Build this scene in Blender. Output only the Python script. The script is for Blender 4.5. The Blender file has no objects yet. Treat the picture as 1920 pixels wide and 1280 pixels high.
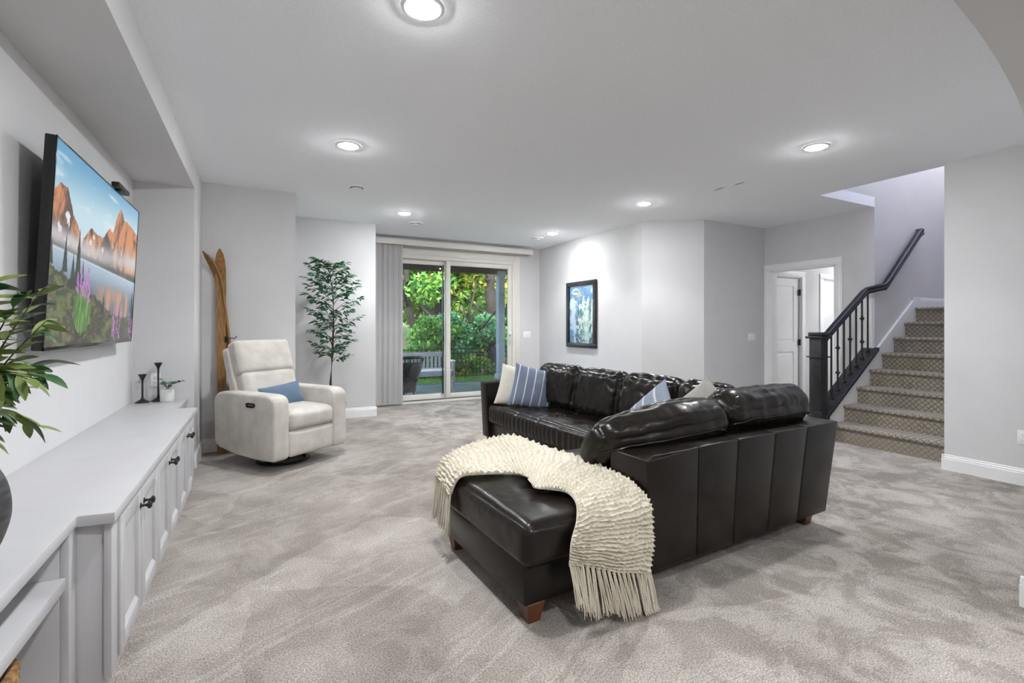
import bpy, bmesh, math, random
import numpy as np
from mathutils import Vector, Matrix, noise

R = math.radians
scene = bpy.context.scene
COL = scene.collection

# ------------------------------------------------------------------ camera, world, lights, exposure
cam_data = bpy.data.cameras.new('camera')
cam_data.sensor_width = 36.0
cam_data.lens = 906.0 / 1920.0 * 36.0
cam_data.shift_y = -28.0 / 1920.0
cam_data.clip_start = 0.02
cam_data.clip_end = 300
cam = bpy.data.objects.new('camera', cam_data)
COL.objects.link(cam)
cam.location = (0, 0, 1.258)
cam.rotation_euler = (R(90), 0, R(-27.5))
scene.camera = cam

world = bpy.data.worlds.new('world')
scene.world = world
world.use_nodes = True
wn = world.node_tree
bg = wn.nodes['Background']
sky = wn.nodes.new('ShaderNodeTexSky')
sky.sky_type = 'NISHITA'
sky.sun_disc = False
sky.sun_elevation = R(38)
sky.sun_rotation = R(200)
sky.air_density = 1.0
sky.dust_density = 4.0
wn.links.new(sky.outputs[0], bg.inputs[0])
bg.inputs[1].default_value = 0.68

scene.view_settings.view_transform = 'Standard'
scene.view_settings.look = 'None'
scene.view_settings.gamma = 1.0
scene.view_settings.use_curve_mapping = False
scene.view_settings.exposure = 1.28
scene.cycles.diffuse_bounces = 8
scene.cycles.max_bounces = 14

CAN_W = 25.0          # watts per ceiling can
CAN_COL = (0.955, 0.985, 1.0)

# ------------------------------------------------------------------ material helpers
MATS = {}
def lin(c):
    return tuple(((v / 255) / 12.92 if v / 255 <= 0.04045 else ((v / 255 + 0.055) / 1.055) ** 2.4) for v in c)

def mat(name, col, rough=0.6, col2=None, scale=20.0, bump=0.0, bscale=None, metal=0.0, stretch=(1, 1, 1),
        spec=0.5, detail=3.0, coat=0.0, bdist=0.002, lo=0.35, hi=0.65, sheen=0.0):
    m = bpy.data.materials.new(name)
    m.use_nodes = True
    nt = m.node_tree
    b = nt.nodes['Principled BSDF']
    c = lin(col)
    b.inputs['Base Color'].default_value = (*c, 1)
    b.inputs['Roughness'].default_value = rough
    b.inputs['Metallic'].default_value = metal
    b.inputs['Specular IOR Level'].default_value = spec
    if coat:
        b.inputs['Coat Weight'].default_value = coat
        b.inputs['Coat Roughness'].default_value = 0.15
    if sheen:
        b.inputs['Sheen Weight'].default_value = sheen
    tc = nt.nodes.new('ShaderNodeTexCoord')
    mp = nt.nodes.new('ShaderNodeMapping')
    mp.inputs['Scale'].default_value = stretch
    nt.links.new(tc.outputs['Object'], mp.inputs[0])
    n = nt.nodes.new('ShaderNodeTexNoise')
    n.inputs['Scale'].default_value = scale
    n.inputs['Detail'].default_value = detail
    nt.links.new(mp.outputs[0], n.inputs['Vector'])
    if col2 is None:
        col2 = tuple(v * 0.97 for v in col)
    rp = nt.nodes.new('ShaderNodeValToRGB')
    rp.color_ramp.elements[0].position = lo
    rp.color_ramp.elements[1].position = hi
    rp.color_ramp.elements[0].color = (*c, 1)
    rp.color_ramp.elements[1].color = (*lin(col2), 1)
    nt.links.new(n.outputs['Fac'], rp.inputs[0])
    nt.links.new(rp.outputs[0], b.inputs['Base Color'])
    if bump:
        n2 = nt.nodes.new('ShaderNodeTexNoise')
        n2.inputs['Scale'].default_value = bscale or scale
        n2.inputs['Detail'].default_value = 4
        nt.links.new(mp.outputs[0], n2.inputs['Vector'])
        bp = nt.nodes.new('ShaderNodeBump')
        bp.inputs['Strength'].default_value = bump
        bp.inputs['Distance'].default_value = bdist
        nt.links.new(n2.outputs['Fac'], bp.inputs['Height'])
        nt.links.new(bp.outputs[0], b.inputs['Normal'])
    MATS[name] = m
    return m

def emit(name, col, strength):
    m = bpy.data.materials.new(name)
    m.use_nodes = True
    nt = m.node_tree
    b = nt.nodes['Principled BSDF']
    b.inputs['Base Color'].default_value = (0.8, 0.8, 0.8, 1)
    b.inputs['Emission Color'].default_value = (*lin(col), 1)
    b.inputs['Emission Strength'].default_value = strength
    return m

def painted(name, emission=0.0, rough=0.4):
    """colour print carried by the mesh's own colour attribute 'print'"""
    m = bpy.data.materials.new(name)
    m.use_nodes = True
    nt = m.node_tree
    b = nt.nodes['Principled BSDF']
    a = nt.nodes.new('ShaderNodeAttribute')
    a.attribute_name = 'print'
    b.inputs['Roughness'].default_value = rough
    if emission:
        b.inputs['Base Color'].default_value = (0.01, 0.01, 0.01, 1)
        nt.links.new(a.outputs['Color'], b.inputs['Emission Color'])
        b.inputs['Emission Strength'].default_value = emission
    else:
        nt.links.new(a.outputs['Color'], b.inputs['Base Color'])
    return m

M = {}
M['wall'] = mat('wall_paint', (211, 210, 211), 0.85, (208, 207, 208), 3.0, 0.06, 260, spec=0.2)
M['ceil'] = mat('ceiling_paint', (245, 247, 251), 0.95, (241, 243, 247), 60, 0.35, 130, spec=0.1, bdist=0.003)
M['trim'] = mat('trim_white', (238, 238, 238), 0.35, (234, 234, 235), 4, 0.0)
M['cab'] = mat('cabinet_white', (193, 192, 194), 0.38, (189, 188, 191), 5, 0.02, 90)
M['black'] = mat('black_metal', (18, 18, 19), 0.42, (26, 26, 27), 40)
M['blackwood'] = mat('black_stained_wood', (20, 19, 21), 0.33, (42, 41, 46), 14, 0.12, 40, stretch=(1, 1, 6))
M['leather'] = mat('espresso_leather', (18, 13, 9), 0.29, (28, 21, 17), 9, 0.10, 210, spec=0.34, bdist=0.0012)
M['legwood'] = mat('brown_wood', (74, 42, 26), 0.35, (104, 62, 38), 9, 0.05, 60, stretch=(1, 1, .3))
M['fabric'] = mat('light_grey_suede', (205, 200, 192), 0.9, (187, 182, 175), 7, 0.25, 420, sheen=0.3)
M['bluefab'] = mat('slate_blue_weave', (104, 126, 148), 0.9, (70, 92, 116), 260, 0.5, 330, sheen=0.2)
M['whitefab'] = mat('offwhite_linen', (222, 216, 206), 0.92, (208, 202, 192), 180, 0.3, 300)
M['plastic'] = mat('white_plastic', (240, 240, 240), 0.4)
M['glassy_black'] = mat('gloss_black', (10, 10, 11), 0.15)
M['chrome'] = mat('brushed_steel', (150, 150, 152), 0.35, metal=1.0)
M['skiwood'] = mat('aged_ski_wood', (158, 119, 67), 0.5, (122, 85, 44), 14, 0.2, 50, stretch=(6, 6, .6))
M['bark'] = mat('grey_bark', (32, 32, 27), 0.9, (20, 20, 17), 18, 0.8, 24, stretch=(1, 1, .25), bdist=0.03)
M['thinbark'] = mat('slim_stem', (78, 70, 60), 0.8, (52, 46, 40), 60, 0.4, 80)
M['leaf'] = mat('deep_green_leaf', (44, 92, 66), 0.5, (66, 120, 84), 6)
M['olive'] = mat('olive_leaf', (122, 138, 68), 0.5, (84, 110, 52), 9)
M['olive2'] = mat('dark_olive_leaf', (44, 84, 46), 0.45, (62, 106, 52), 9)
M['yarn'] = mat('cream_yarn', (214, 206, 188), 0.95, (192, 183, 164), 120, 0.6, 240, sheen=0.4)
M['fringe'] = mat('cream_fringe', (208, 200, 184), 0.95, (188, 179, 160), 200, 0.4, 300)
M['ceramic'] = mat('white_ceramic', (236, 236, 234), 0.45, (226, 226, 224), 12)
M['vase'] = mat('charcoal_ceramic', (78, 78, 80), 0.55, (48, 48, 50), 14, 0.4, 30, stretch=(1, 1, 5), bdist=0.004)
M['wicker'] = mat('dark_brown_wicker', (46, 38, 34), 0.5, (28, 23, 21), 70, 0.6, 90)
M['seagrass'] = mat('seagrass', (164, 126, 78), 0.8, (108, 76, 42), 60, 0.5, 80)
M['vinyl'] = mat('offwhite_vinyl', (226, 222, 214), 0.4, (221, 217, 209), 6)
M['concrete'] = mat('wet_concrete', (138, 148, 150), 0.25, (112, 124, 128), 2.5, 0.1, 40)
M['postblue'] = mat('grey_blue_paint', (140, 154, 166), 0.55, (128, 142, 154), 8)
M['deckwood'] = mat('deck_lumber', (92, 74, 60), 0.75, (64, 50, 42), 10, 0.3, 40, stretch=(.4, 4, 4))
M['benchgrey'] = mat('grey_painted_wood', (140, 146, 156), 0.6, (128, 134, 144), 8)
M['benchwhite'] = mat('white_bench_seat', (226, 230, 236), 0.5)
M['grass'] = mat('lawn', (92, 150, 52), 0.95, (64, 122, 40), 30, 0.8, 90, bdist=0.03)
M['stone'] = mat('river_rock', (104, 100, 98), 0.8, (62, 58, 58), 12, 0.3, 30)
M['hill'] = mat('leaf_litter', (110, 112, 62), 1.0, (66, 84, 36), 3.0, 0.8, 30, bdist=0.05)
M['granite'] = mat('speckled_granite', (176, 170, 164), 0.3, (84, 78, 76), 60)
M['blind'] = mat('grey_vinyl_vane', (216, 214, 214), 0.55, (184, 182, 184), 3, stretch=(8, 8, .2))

# glass pane of the sliding door
g = bpy.data.materials.new('door_glass'); g.use_nodes = True
nt = g.node_tree
for n in list(nt.nodes):
    if n.type != 'OUTPUT_MATERIAL': nt.nodes.remove(n)
tr = nt.nodes.new('ShaderNodeBsdfTransparent'); tr.inputs[0].default_value = (.96, .975, .97, 1)
gl = nt.nodes.new('ShaderNodeBsdfGlossy'); gl.inputs['Roughness'].default_value = 0.01
lw = nt.nodes.new('ShaderNodeLayerWeight'); lw.inputs[0].default_value = .5
pw_ = nt.nodes.new('ShaderNodeMath'); pw_.operation = 'POWER'; pw_.inputs[1].default_value = 4.0; nt.links.new(lw.outputs['Facing'], pw_.inputs[0])
fr = nt.nodes.new('ShaderNodeMath'); fr.operation = 'MULTIPLY_ADD'; fr.inputs[1].default_value = .5; fr.inputs[2].default_value = .035; nt.links.new(pw_.outputs[0], fr.inputs[0])
mx = nt.nodes.new('ShaderNodeMixShader')
nt.links.new(fr.outputs[0], mx.inputs[0]); nt.links.new(tr.outputs[0], mx.inputs[1]); nt.links.new(gl.outputs[0], mx.inputs[2])
nt.links.new(mx.outputs[0], nt.nodes['Material Output'].inputs[0])
M['glass'] = g

def carpet_material(name, base, light, dark, patch=True, grid=False):
    m = bpy.data.materials.new(name); m.use_nodes = True
    nt = m.node_tree; L = nt.links.new
    b = nt.nodes['Principled BSDF']
    b.inputs['Roughness'].default_value = 1.0
    b.inputs['Specular IOR Level'].default_value = 0.05
    b.inputs['Sheen Weight'].default_value = 0.25
    tc = nt.nodes.new('ShaderNodeTexCoord')
    fine = nt.nodes.new('ShaderNodeTexNoise'); fine.inputs['Scale'].default_value = 150; fine.inputs['Detail'].default_value = 3
    L(tc.outputs['Object'], fine.inputs['Vector'])
    fr = nt.nodes.new('ShaderNodeValToRGB')
    fr.color_ramp.elements[0].position = .34; fr.color_ramp.elements[1].position = .66
    fr.color_ramp.elements[0].color = (.50, .48, .46, 1); fr.color_ramp.elements[1].color = (1.24, 1.24, 1.24, 1)
    L(fine.outputs['Fac'], fr.inputs[0])
    mul = nt.nodes.new('ShaderNodeMix'); mul.data_type = 'RGBA'; mul.blend_type = 'MULTIPLY'; mul.inputs[0].default_value = 1
    if patch:
        # pile brushed this way and that: polygonal patches, streaks and soft blotches
        def tex(kind, vec, **kw):
            n = nt.nodes.new(kind)
            for k, v in kw.items(): n.inputs[k].default_value = v
            L(vec, n.inputs['Vector']); return n
        def math_(op, a, b=None, c=None):
            n = nt.nodes.new('ShaderNodeMath'); n.operation = op
            for i, q in enumerate((a, b, c)):
                if q is None: continue
                if isinstance(q, (int, float)): n.inputs[i].default_value = q
                else: L(q, n.inputs[i])
            return n.outputs[0]
        def ramp(val, lo, hi):
            n = nt.nodes.new('ShaderNodeMapRange'); n.interpolation_type = 'SMOOTHSTEP'
            n.inputs['From Min'].default_value = lo; n.inputs['From Max'].default_value = hi
            L(val, n.inputs['Value']); return n.outputs['Result']
        O = tc.outputs['Object']
        wob = tex('ShaderNodeTexNoise', O, Scale=3.0, Detail=5.0)
        add = nt.nodes.new('ShaderNodeMix'); add.data_type = 'RGBA'; add.blend_type = 'LINEAR_LIGHT'; add.inputs[0].default_value = .07
        L(O, add.inputs[6]); L(wob.outputs['Color'], add.inputs[7])
        vo = tex('ShaderNodeTexVoronoi', add.outputs[2], Scale=1.15)
        sep = nt.nodes.new('ShaderNodeSeparateColor'); L(vo.outputs['Color'], sep.inputs[0])
        bl = tex('ShaderNodeTexNoise', O, Scale=4.2, Detail=9.0, Roughness=.72, Distortion=.6)
        bl2 = tex('ShaderNodeTexNoise', O, Scale=1.5, Detail=3.0, Roughness=.5)
        # vacuum tracks: thin pale lines about 27 degrees off the long wall
        m1 = nt.nodes.new('ShaderNodeMapping'); m1.inputs['Rotation'].default_value = (0, 0, R(-27)); L(add.outputs[2], m1.inputs[0])
        m2 = nt.nodes.new('ShaderNodeMapping'); m2.inputs['Scale'].default_value = (.35, 5.5, 1); L(m1.outputs[0], m2.inputs[0])
        st = tex('ShaderNodeTexNoise', m2.outputs[0], Scale=1.0, Detail=2.0)
        line = math_('ABSOLUTE', math_('SUBTRACT', st.outputs['Fac'], .5))
        line = math_('SUBTRACT', 1.0, ramp(line, .0, .022))
        sx = nt.nodes.new('ShaderNodeSeparateXYZ'); L(O, sx.inputs[0])
        left = math_('SUBTRACT', 1.0, ramp(sx.outputs[0], 1.0, 2.0))
        v1 = math_('MULTIPLY_ADD', math_('MULTIPLY', math_('SUBTRACT', ramp(bl.outputs['Fac'], .43, .57), .5), .42), math_('SUBTRACT', 1.0, math_('MULTIPLY', left, .55)), .21)
        v2 = math_('MULTIPLY_ADD', ramp(sep.outputs[0], .35, .65), .20, v1)
        v3 = math_('MULTIPLY_ADD', ramp(bl2.outputs['Fac'], .35, .65), .26, v2)
        v4 = math_('MULTIPLY_ADD', math_('MULTIPLY', line, left), .20, v3)
        m3 = v4.node
        rp = nt.nodes.new('ShaderNodeValToRGB')
        rp.color_ramp.elements[0].position = .05; rp.color_ramp.elements[1].position = .85
        rp.color_ramp.elements[0].color = (*lin(dark), 1); rp.color_ramp.elements[1].color = (*lin(light), 1)
        e = rp.color_ramp.elements.new(.45); e.color = (*lin(base), 1)
        L(m3.outputs[0], rp.inputs[0])
        L(rp.outputs[0], mul.inputs[6])
    else:
        mul.inputs[6].default_value = (*lin(base), 1)
    L(fr.outputs[0], mul.inputs[7])
    L(mul.outputs[2], b.inputs['Base Color'])
    bp = nt.nodes.new('ShaderNodeBump'); bp.inputs['Strength'].default_value = .9; bp.inputs['Distance'].default_value = .006
    L(fine.outputs['Fac'], bp.inputs['Height'])
    if grid:
        # woven lattice relief of the stair runner
        mp2 = nt.nodes.new('ShaderNodeMapping'); mp2.inputs['Rotation'].default_value = (R(45), 0, 0); mp2.inputs['Scale'].default_value = (26, 26, 26)
        L(tc.outputs['Object'], mp2.inputs[0])
        ch = nt.nodes.new('ShaderNodeTexVoronoi'); ch.distance = 'CHEBYCHEV'; ch.inputs['Scale'].default_value = 1; ch.inputs['Randomness'].default_value = 0.0
        L(mp2.outputs[0], ch.inputs['Vector'])
        rr = nt.nodes.new('ShaderNodeValToRGB'); rr.color_ramp.elements[0].position = .36; rr.color_ramp.elements[1].position = .47
        rr.color_ramp.elements[0].color = (1, 1, 1, 1); rr.color_ramp.elements[1].color = (.50, .47, .44, 1)
        L(ch.outputs['Distance'], rr.inputs[0])
        mu2 = nt.nodes.new('ShaderNodeMix'); mu2.data_type = 'RGBA'; mu2.blend_type = 'MULTIPLY'; mu2.inputs[0].default_value = 1
        L(mul.outputs[2], mu2.inputs[6]); L(rr.outputs[0], mu2.inputs[7]); L(mu2.outputs[2], b.inputs['Base Color'])
        bp2 = nt.nodes.new('ShaderNodeBump'); bp2.inputs['Strength'].default_value = .8; bp2.inputs['Distance'].default_value = .01
        L(rr.outputs[0], bp2.inputs['Height']); L(bp.outputs[0], bp2.inputs['Normal']); L(bp2.outputs[0], b.inputs['Normal'])
    else:
        L(bp.outputs[0], b.inputs['Normal'])
    return m
M['carpet'] = carpet_material('beige_carpet', (165, 157, 150), (192, 185, 178), (130, 122, 114))
M['stairc'] = carpet_material('stair_carpet', (176, 167, 154), None, None, patch=False, grid=True)

def stripe_material(name, base, stripe, period, width, axis=0, thin=None):
    m = bpy.data.materials.new(name); m.use_nodes = True
    nt = m.node_tree; L = nt.links.new
    b = nt.nodes['Principled BSDF']; b.inputs['Roughness'].default_value = .92
    tc = nt.nodes.new('ShaderNodeTexCoord'); sp = nt.nodes.new('ShaderNodeSeparateXYZ'); L(tc.outputs['Object'], sp.inputs[0])
    a = nt.nodes.new('ShaderNodeMath'); a.operation = 'ADD'; a.inputs[1].default_value = 10 * period + period / 2
    L(sp.outputs[axis], a.inputs[0])
    md = nt.nodes.new('ShaderNodeMath'); md.operation = 'MODULO'; md.inputs[1].default_value = period; L(a.outputs[0], md.inputs[0])
    s = nt.nodes.new('ShaderNodeMath'); s.operation = 'SUBTRACT'; s.inputs[1].default_value = period / 2; L(md.outputs[0], s.inputs[0])
    ab = nt.nodes.new('ShaderNodeMath'); ab.operation = 'ABSOLUTE'; L(s.outputs[0], ab.inputs[0])
    lt = nt.nodes.new('ShaderNodeMath'); lt.operation = 'LESS_THAN'; lt.inputs[1].default_value = width / 2; L(ab.outputs[0], lt.inputs[0])
    n = nt.nodes.new('ShaderNodeTexNoise'); n.inputs['Scale'].default_value = 300; L(tc.outputs['Object'], n.inputs['Vector'])
    mx = nt.nodes.new('ShaderNodeMix'); mx.data_type = 'RGBA'
    mx.inputs[6].default_value = (*lin(base), 1); mx.inputs[7].default_value = (*lin(stripe), 1)
    L(lt.outputs[0], mx.inputs[0])
    mu = nt.nodes.new('ShaderNodeMix'); mu.data_type = 'RGBA'; mu.blend_type = 'MULTIPLY'; mu.inputs[0].default_value = .5
    L(mx.outputs[2], mu.inputs[6]); L(n.outputs['Fac'], mu.inputs[7])
    L(mu.outputs[2], b.inputs['Base Color'])
    bp = nt.nodes.new('ShaderNodeBump'); bp.inputs['Strength'].default_value = .3; bp.inputs['Distance'].default_value = .002
    L(n.outputs['Fac'], bp.inputs['Height']); L(bp.outputs[0], b.inputs['Normal'])
    return m
M['stripe'] = stripe_material('blue_white_stripe', (128, 140, 164), (236, 236, 236), .085, .011)
M['stripe2'] = stripe_material('pale_blue_stripe', (164, 175, 194), (240, 240, 240), .11, .016)
M['tick'] = stripe_material('grey_ticking', (214, 209, 200), (130, 128, 126), .012, .004)

# ------------------------------------------------------------------ geometry helpers
def soft_map(u, half, r, bulge, fn=None):
    hx, hy, hz = half
    p = Vector((u.x * hx, u.y * hy, u.z * hz))
    q = Vector((max(-hx + r, min(hx - r, p.x)), max(-hy + r, min(hy - r, p.y)), max(-hz + r, min(hz - r, p.z))))
    d = p - q
    if d.length > 1e-6: p = q + d.normalized() * r
    fx, fy, fz = 1 - u.x ** 2, 1 - u.y ** 2, 1 - u.z ** 2
    p.x += bulge[0] * u.x * math.sqrt(max(fy, 0) * max(fz, 0))
    p.y += bulge[1] * u.y * math.sqrt(max(fx, 0) * max(fz, 0))
    p.z += bulge[2] * u.z * math.sqrt(max(fx, 0) * max(fy, 0))
    return fn(u, p) if fn else p

class MB:
    """collects primitive shapes into one bmesh, then links it as ONE mesh object"""
    def __init__(self): self.bm = bmesh.new()
    def box(self, x0, x1, y0, y1, z0, z1, bev=0.0, seg=2, mtx=None):
        b2 = bmesh.new()
        vs = [b2.verts.new((x, y, z)) for z in (z0, z1) for y in (y0, y1) for x in (x0, x1)]
        for f in ((0, 2, 3, 1), (4, 5, 7, 6), (0, 1, 5, 4), (2, 6, 7, 3), (0, 4, 6, 2), (1, 3, 7, 5)):
            b2.faces.new([vs[i] for i in f])
        if bev: bmesh.ops.bevel(b2, geom=b2.edges[:], offset=bev, segments=seg, profile=.5, affect='EDGES')
        return self.merge(b2, mtx)
    def merge(self, b2, mtx=None):
        if mtx is not None: b2.transform(mtx)
        me = bpy.data.meshes.new('tmp'); b2.to_mesh(me); b2.free()
        self.bm.from_mesh(me); bpy.data.meshes.remove(me)
        return self
    def prism(self, pts, h0, h1, axis='z', bev=0.0, seg=2, mtx=None):
        b2 = bmesh.new()
        def P(a, b, h):
            return {'z': (a, b, h), 'y': (a, h, b), 'x': (h, a, b)}[axis]
        lo = [b2.verts.new(P(a, b, h0)) for a, b in pts]
        hi = [b2.verts.new(P(a, b, h1)) for a, b in pts]
        n = len(pts)
        b2.faces.new(lo); b2.faces.new(hi[::-1])
        for i in range(n):
            b2.faces.new([lo[i], hi[i], hi[(i + 1) % n], lo[(i + 1) % n]])
        bmesh.ops.recalc_face_normals(b2, faces=b2.faces[:])
        if bev: bmesh.ops.bevel(b2, geom=b2.edges[:], offset=bev, segments=seg, profile=.5, affect='EDGES')
        return self.merge(b2, mtx)
    def tube(self, pts, r, n=8, cap=True, mtx=None):
        pts = [Vector(p) for p in pts]
        rs = r if isinstance(r, (list, tuple)) else [r] * len(pts)
        b2 = bmesh.new(); rings = []
        up = Vector((0, 0, 1))
        for i, p in enumerate(pts):
            d = (pts[min(i + 1, len(pts) - 1)] - pts[max(i - 1, 0)]).normalized()
            a = d.cross(up)
            if a.length < 1e-3: a = d.cross(Vector((1, 0, 0)))
            a.normalize(); c = a.cross(d)
            rings.append([b2.verts.new(p + (a * math.cos(2 * math.pi * k / n) + c * math.sin(2 * math.pi * k / n)) * rs[i]) for k in range(n)])
        for i in range(len(rings) - 1):
            for k in range(n):
                b2.faces.new([rings[i][k], rings[i][(k + 1) % n], rings[i + 1][(k + 1) % n], rings[i + 1][k]])
        if cap:
            b2.faces.new(rings[0][::-1]); b2.faces.new(rings[-1])
        bmesh.ops.recalc_face_normals(b2, faces=b2.faces[:])
        return self.merge(b2, mtx)
    def lathe(self, prof, n=24, mtx=None, cap=True):
        b2 = bmesh.new(); rings = []
        for r_, z in prof:
            rings.append([b2.verts.new((r_ * math.cos(2 * math.pi * k / n), r_ * math.sin(2 * math.pi * k / n), z)) for k in range(n)])
        for i in range(len(rings) - 1):
            for k in range(n):
                b2.faces.new([rings[i][k], rings[i][(k + 1) % n], rings[i + 1][(k + 1) % n], rings[i + 1][k]])
        if cap:
            b2.faces.new(rings[0][::-1]); b2.faces.new(rings[-1])
        bmesh.ops.recalc_face_normals(b2, faces=b2.faces[:])
        return self.merge(b2, mtx)
    def soft(self, c, half, r, bulge=(0, 0, 0), res=10, wr=0.0, wscale=6.0, mtx=None, fn=None, seed=0.0):
        """upholstered block: rounded box with puffed faces and wrinkles"""
        b2 = bmesh.new()
        bmesh.ops.create_cube(b2, size=2.0)
        bmesh.ops.subdivide_edges(b2, edges=b2.edges[:], cuts=res, use_grid_fill=True)
        hx, hy, hz = half
        for v in b2.verts:
            v.co = soft_map(v.co.copy(), half, r, bulge, fn)
        if wr:
            b2.normal_update()
            for v in b2.verts:
                k = v.co * wscale + Vector((seed, seed * 1.7, -seed))
                w = noise.noise(k) * .6 + (abs(noise.noise(k * 1.9)) - .25) * .9
                v.co += v.normal * wr * w
        b2.transform(Matrix.Translation(Vector(c)))
        return self.merge(b2, mtx)
    def grid(self, rows):
        vs = [[self.bm.verts.new(p) for p in row] for row in rows]
        for i in range(len(vs) - 1):
            for j in range(len(vs[0]) - 1):
                self.bm.faces.new([vs[i][j], vs[i][j + 1], vs[i + 1][j + 1], vs[i + 1][j]])
        return self
    def build(self, name, m, parent=None, smooth=35, loc=None, rot=None):
        me = bpy.data.meshes.new(name)
        self.bm.normal_update()
        self.bm.to_mesh(me); self.bm.free()
        if smooth:
            me.shade_smooth(); me.set_sharp_from_angle(angle=R(smooth))
        o = bpy.data.objects.new(name, me); COL.objects.link(o)
        me.materials.append(m)
        if parent: o.parent = parent
        if loc is not None: o.location = loc
        if rot is not None: o.rotation_euler = rot
        return o

def empty(name, loc=(0, 0, 0), rz=0.0):
    o = bpy.data.objects.new(name, None); COL.objects.link(o)
    o.empty_display_size = .1
    o.location = loc; o.rotation_euler = (0, 0, rz)
    return o
def tag(o, label, cat, group=None, kind=None):
    o['label'] = label; o['category'] = cat
    if group: o['group'] = group
    if kind: o['kind'] = kind
    return o
def struct(o):
    o['kind'] = 'structure'; return o
def instance(src, name, parent=None, loc=None, rot=None, scl=None):
    o = src.copy(); o.name = name; COL.objects.link(o)
    o.parent = parent
    if loc is not None: o.location = loc
    if rot is not None: o.rotation_euler = rot
    if scl is not None: o.scale = scl
    return o
def sbox(name, x0, x1, y0, y1, z0, z1, m, bev=0.0, parent=None):
    o = MB().box(x0, x1, y0, y1, z0, z1, bev).build(name, m, parent)
    if parent is None: struct(o)
    return o
def lerp(a, b, t): return a + (b - a) * t

# ================================================================== THE SETTING
H = 2.70
XL, XT, YN, ZN = -0.52, -0.955, 5.10, 2.49      # left wall plane, TV wall, far end of the niche, niche ceiling
W = M['wall']
sbox('floor', -1.2, 9.8, -3.2, 7.80, -0.12, 0.0, M['carpet'])

c = MB()
c.box(-1.2, 5.45, -3.2, 7.93, H, H + .12)
c.box(5.45, 6.57, 3.15, 7.93, H, H + .12); c.box(6.57, 9.8, 3.27, 7.93, H, H + .12)
c.box(5.45, 5.50, -3.2, 2.02, H, H + .12); c.box(5.50, 9.8, -3.2, 1.87, H, H + .12); c.box(5.50, 8.58, 1.87, 2.02, H, H + .12)
struct(c.build('ceiling', M['ceil']))

sbox('wall_tv', XT - .15, XT, -3.2, YN, 0, ZN, W)
sbox('trim_1', XT - .15, XL, -3.2, YN, ZN, H, W)                       # dropped soffit over the niche
sbox('wall_left', XT - .15, XL, YN, 5.85, 0, H, W)                     # pilaster beside the niche
sbox('wall_back_left', XL - .1, .335, 5.70, 7.93, 0, H, W)
sbox('wall_back_middle', .335, 1.44, 6.93, 7.93, 0, H, W)
wb = MB()                                                             # wall around the sliding door
wb.box(1.44, 1.60, 7.78, 7.93, 0, H); wb.box(4.10, 4.80, 7.78, 7.93, 0, H); wb.box(1.60, 4.10, 7.78, 7.93, 2.43, H)
struct(wb.build('wall_back', W))
sbox('wall_right_back', 4.63, 4.80, 5.05, 7.78, 0, H, W)
struct(MB().prism([(4.63, 5.05), (5.30, 4.58), (5.45, 4.75), (4.80, 5.25)], 0, H).build('wall_right_angle', W, smooth=0))
sbox('wall_right_return', 5.30, 6.57, 4.58, 4.75, 0, H, W)
wd = MB()                                                             # wall with the doorway
wd.box(6.57, 6.69, 3.27, 3.60, 0, H); wd.box(6.57, 6.69, 4.49, 4.75, 0, H); wd.box(6.57, 6.69, 3.60, 4.49, 2.06, H)
struct(wd.build('wall_doorway', W))
sbox('wall_right', 5.35, 5.50, -3.2, 2.02, 0, H, W)
sbox('wall_near', -1.2, 5.5, -3.2, -3.05, 0, H, W)
# arched opening the camera looks through
arch = [(-.955, H), (5.35, H), (5.35, 0), (3.045, 0), (3.045, 2.185), (3.03, 2.207), (2.95, 2.268), (2.86, 2.322), (2.75, 2.376),
        (2.64, 2.421), (2.5, 2.467), (2.35, 2.506), (2.1, 2.553), (1.8, 2.588), (1.4, 2.61), (1.0, 2.62), (-.955, 2.62)]
struct(MB().prism(arch, .60, .86, 'y').build('wall_arch', W, smooth=25))
# stairwell shaft, open to the sky light upstairs
sw = MB()
sw.box(6.57, 8.58, 3.15, 3.27, 0, 5.0); sw.box(5.33, 6.57, 3.15, 3.27, H + .12, 5.0)
struct(sw.build('wall_stair_far', W))
sn = MB(); sn.box(5.50, 8.58, 1.87, 2.02, 0, H); sn.box(5.33, 8.58, 1.87, 2.02, H + .12, 5.0)
struct(sn.build('wall_stair_near', W))
sbox('wall_stair_end', 8.43, 8.58, 2.02, 3.15, 0, 5.0, W)
sbox('wall_stair_upper', 5.33, 5.45, 2.02, 3.15, H + .12, 5.0, W)
# hall and bathroom behind the doorway
hw = MB()
hw.box(6.57, 6.93, 4.75, 4.87, 0, H); hw.box(7.72, 8.30, 4.75, 4.87, 0, H); hw.box(9.08, 9.7, 4.75, 4.87, 0, H)
hw.box(6.93, 7.72, 4.75, 4.87, 2.05, H); hw.box(8.30, 9.08, 4.75, 4.87, 2.05, H)
struct(hw.build('wall_hall', W))
sbox('wall_hall_end', 9.7, 9.8, 3.0, 7.0, 0, H, W)
sbox('wall_hall_side', 8.58, 9.8, 3.05, 3.27, 0, H, W)
bw = MB(); bw.box(7.7, 9.8, 6.5, 6.62, 0, H); bw.box(7.7, 7.8, 4.87, 6.5, 0, H)
struct(bw.build('wall_bath', W))

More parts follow.
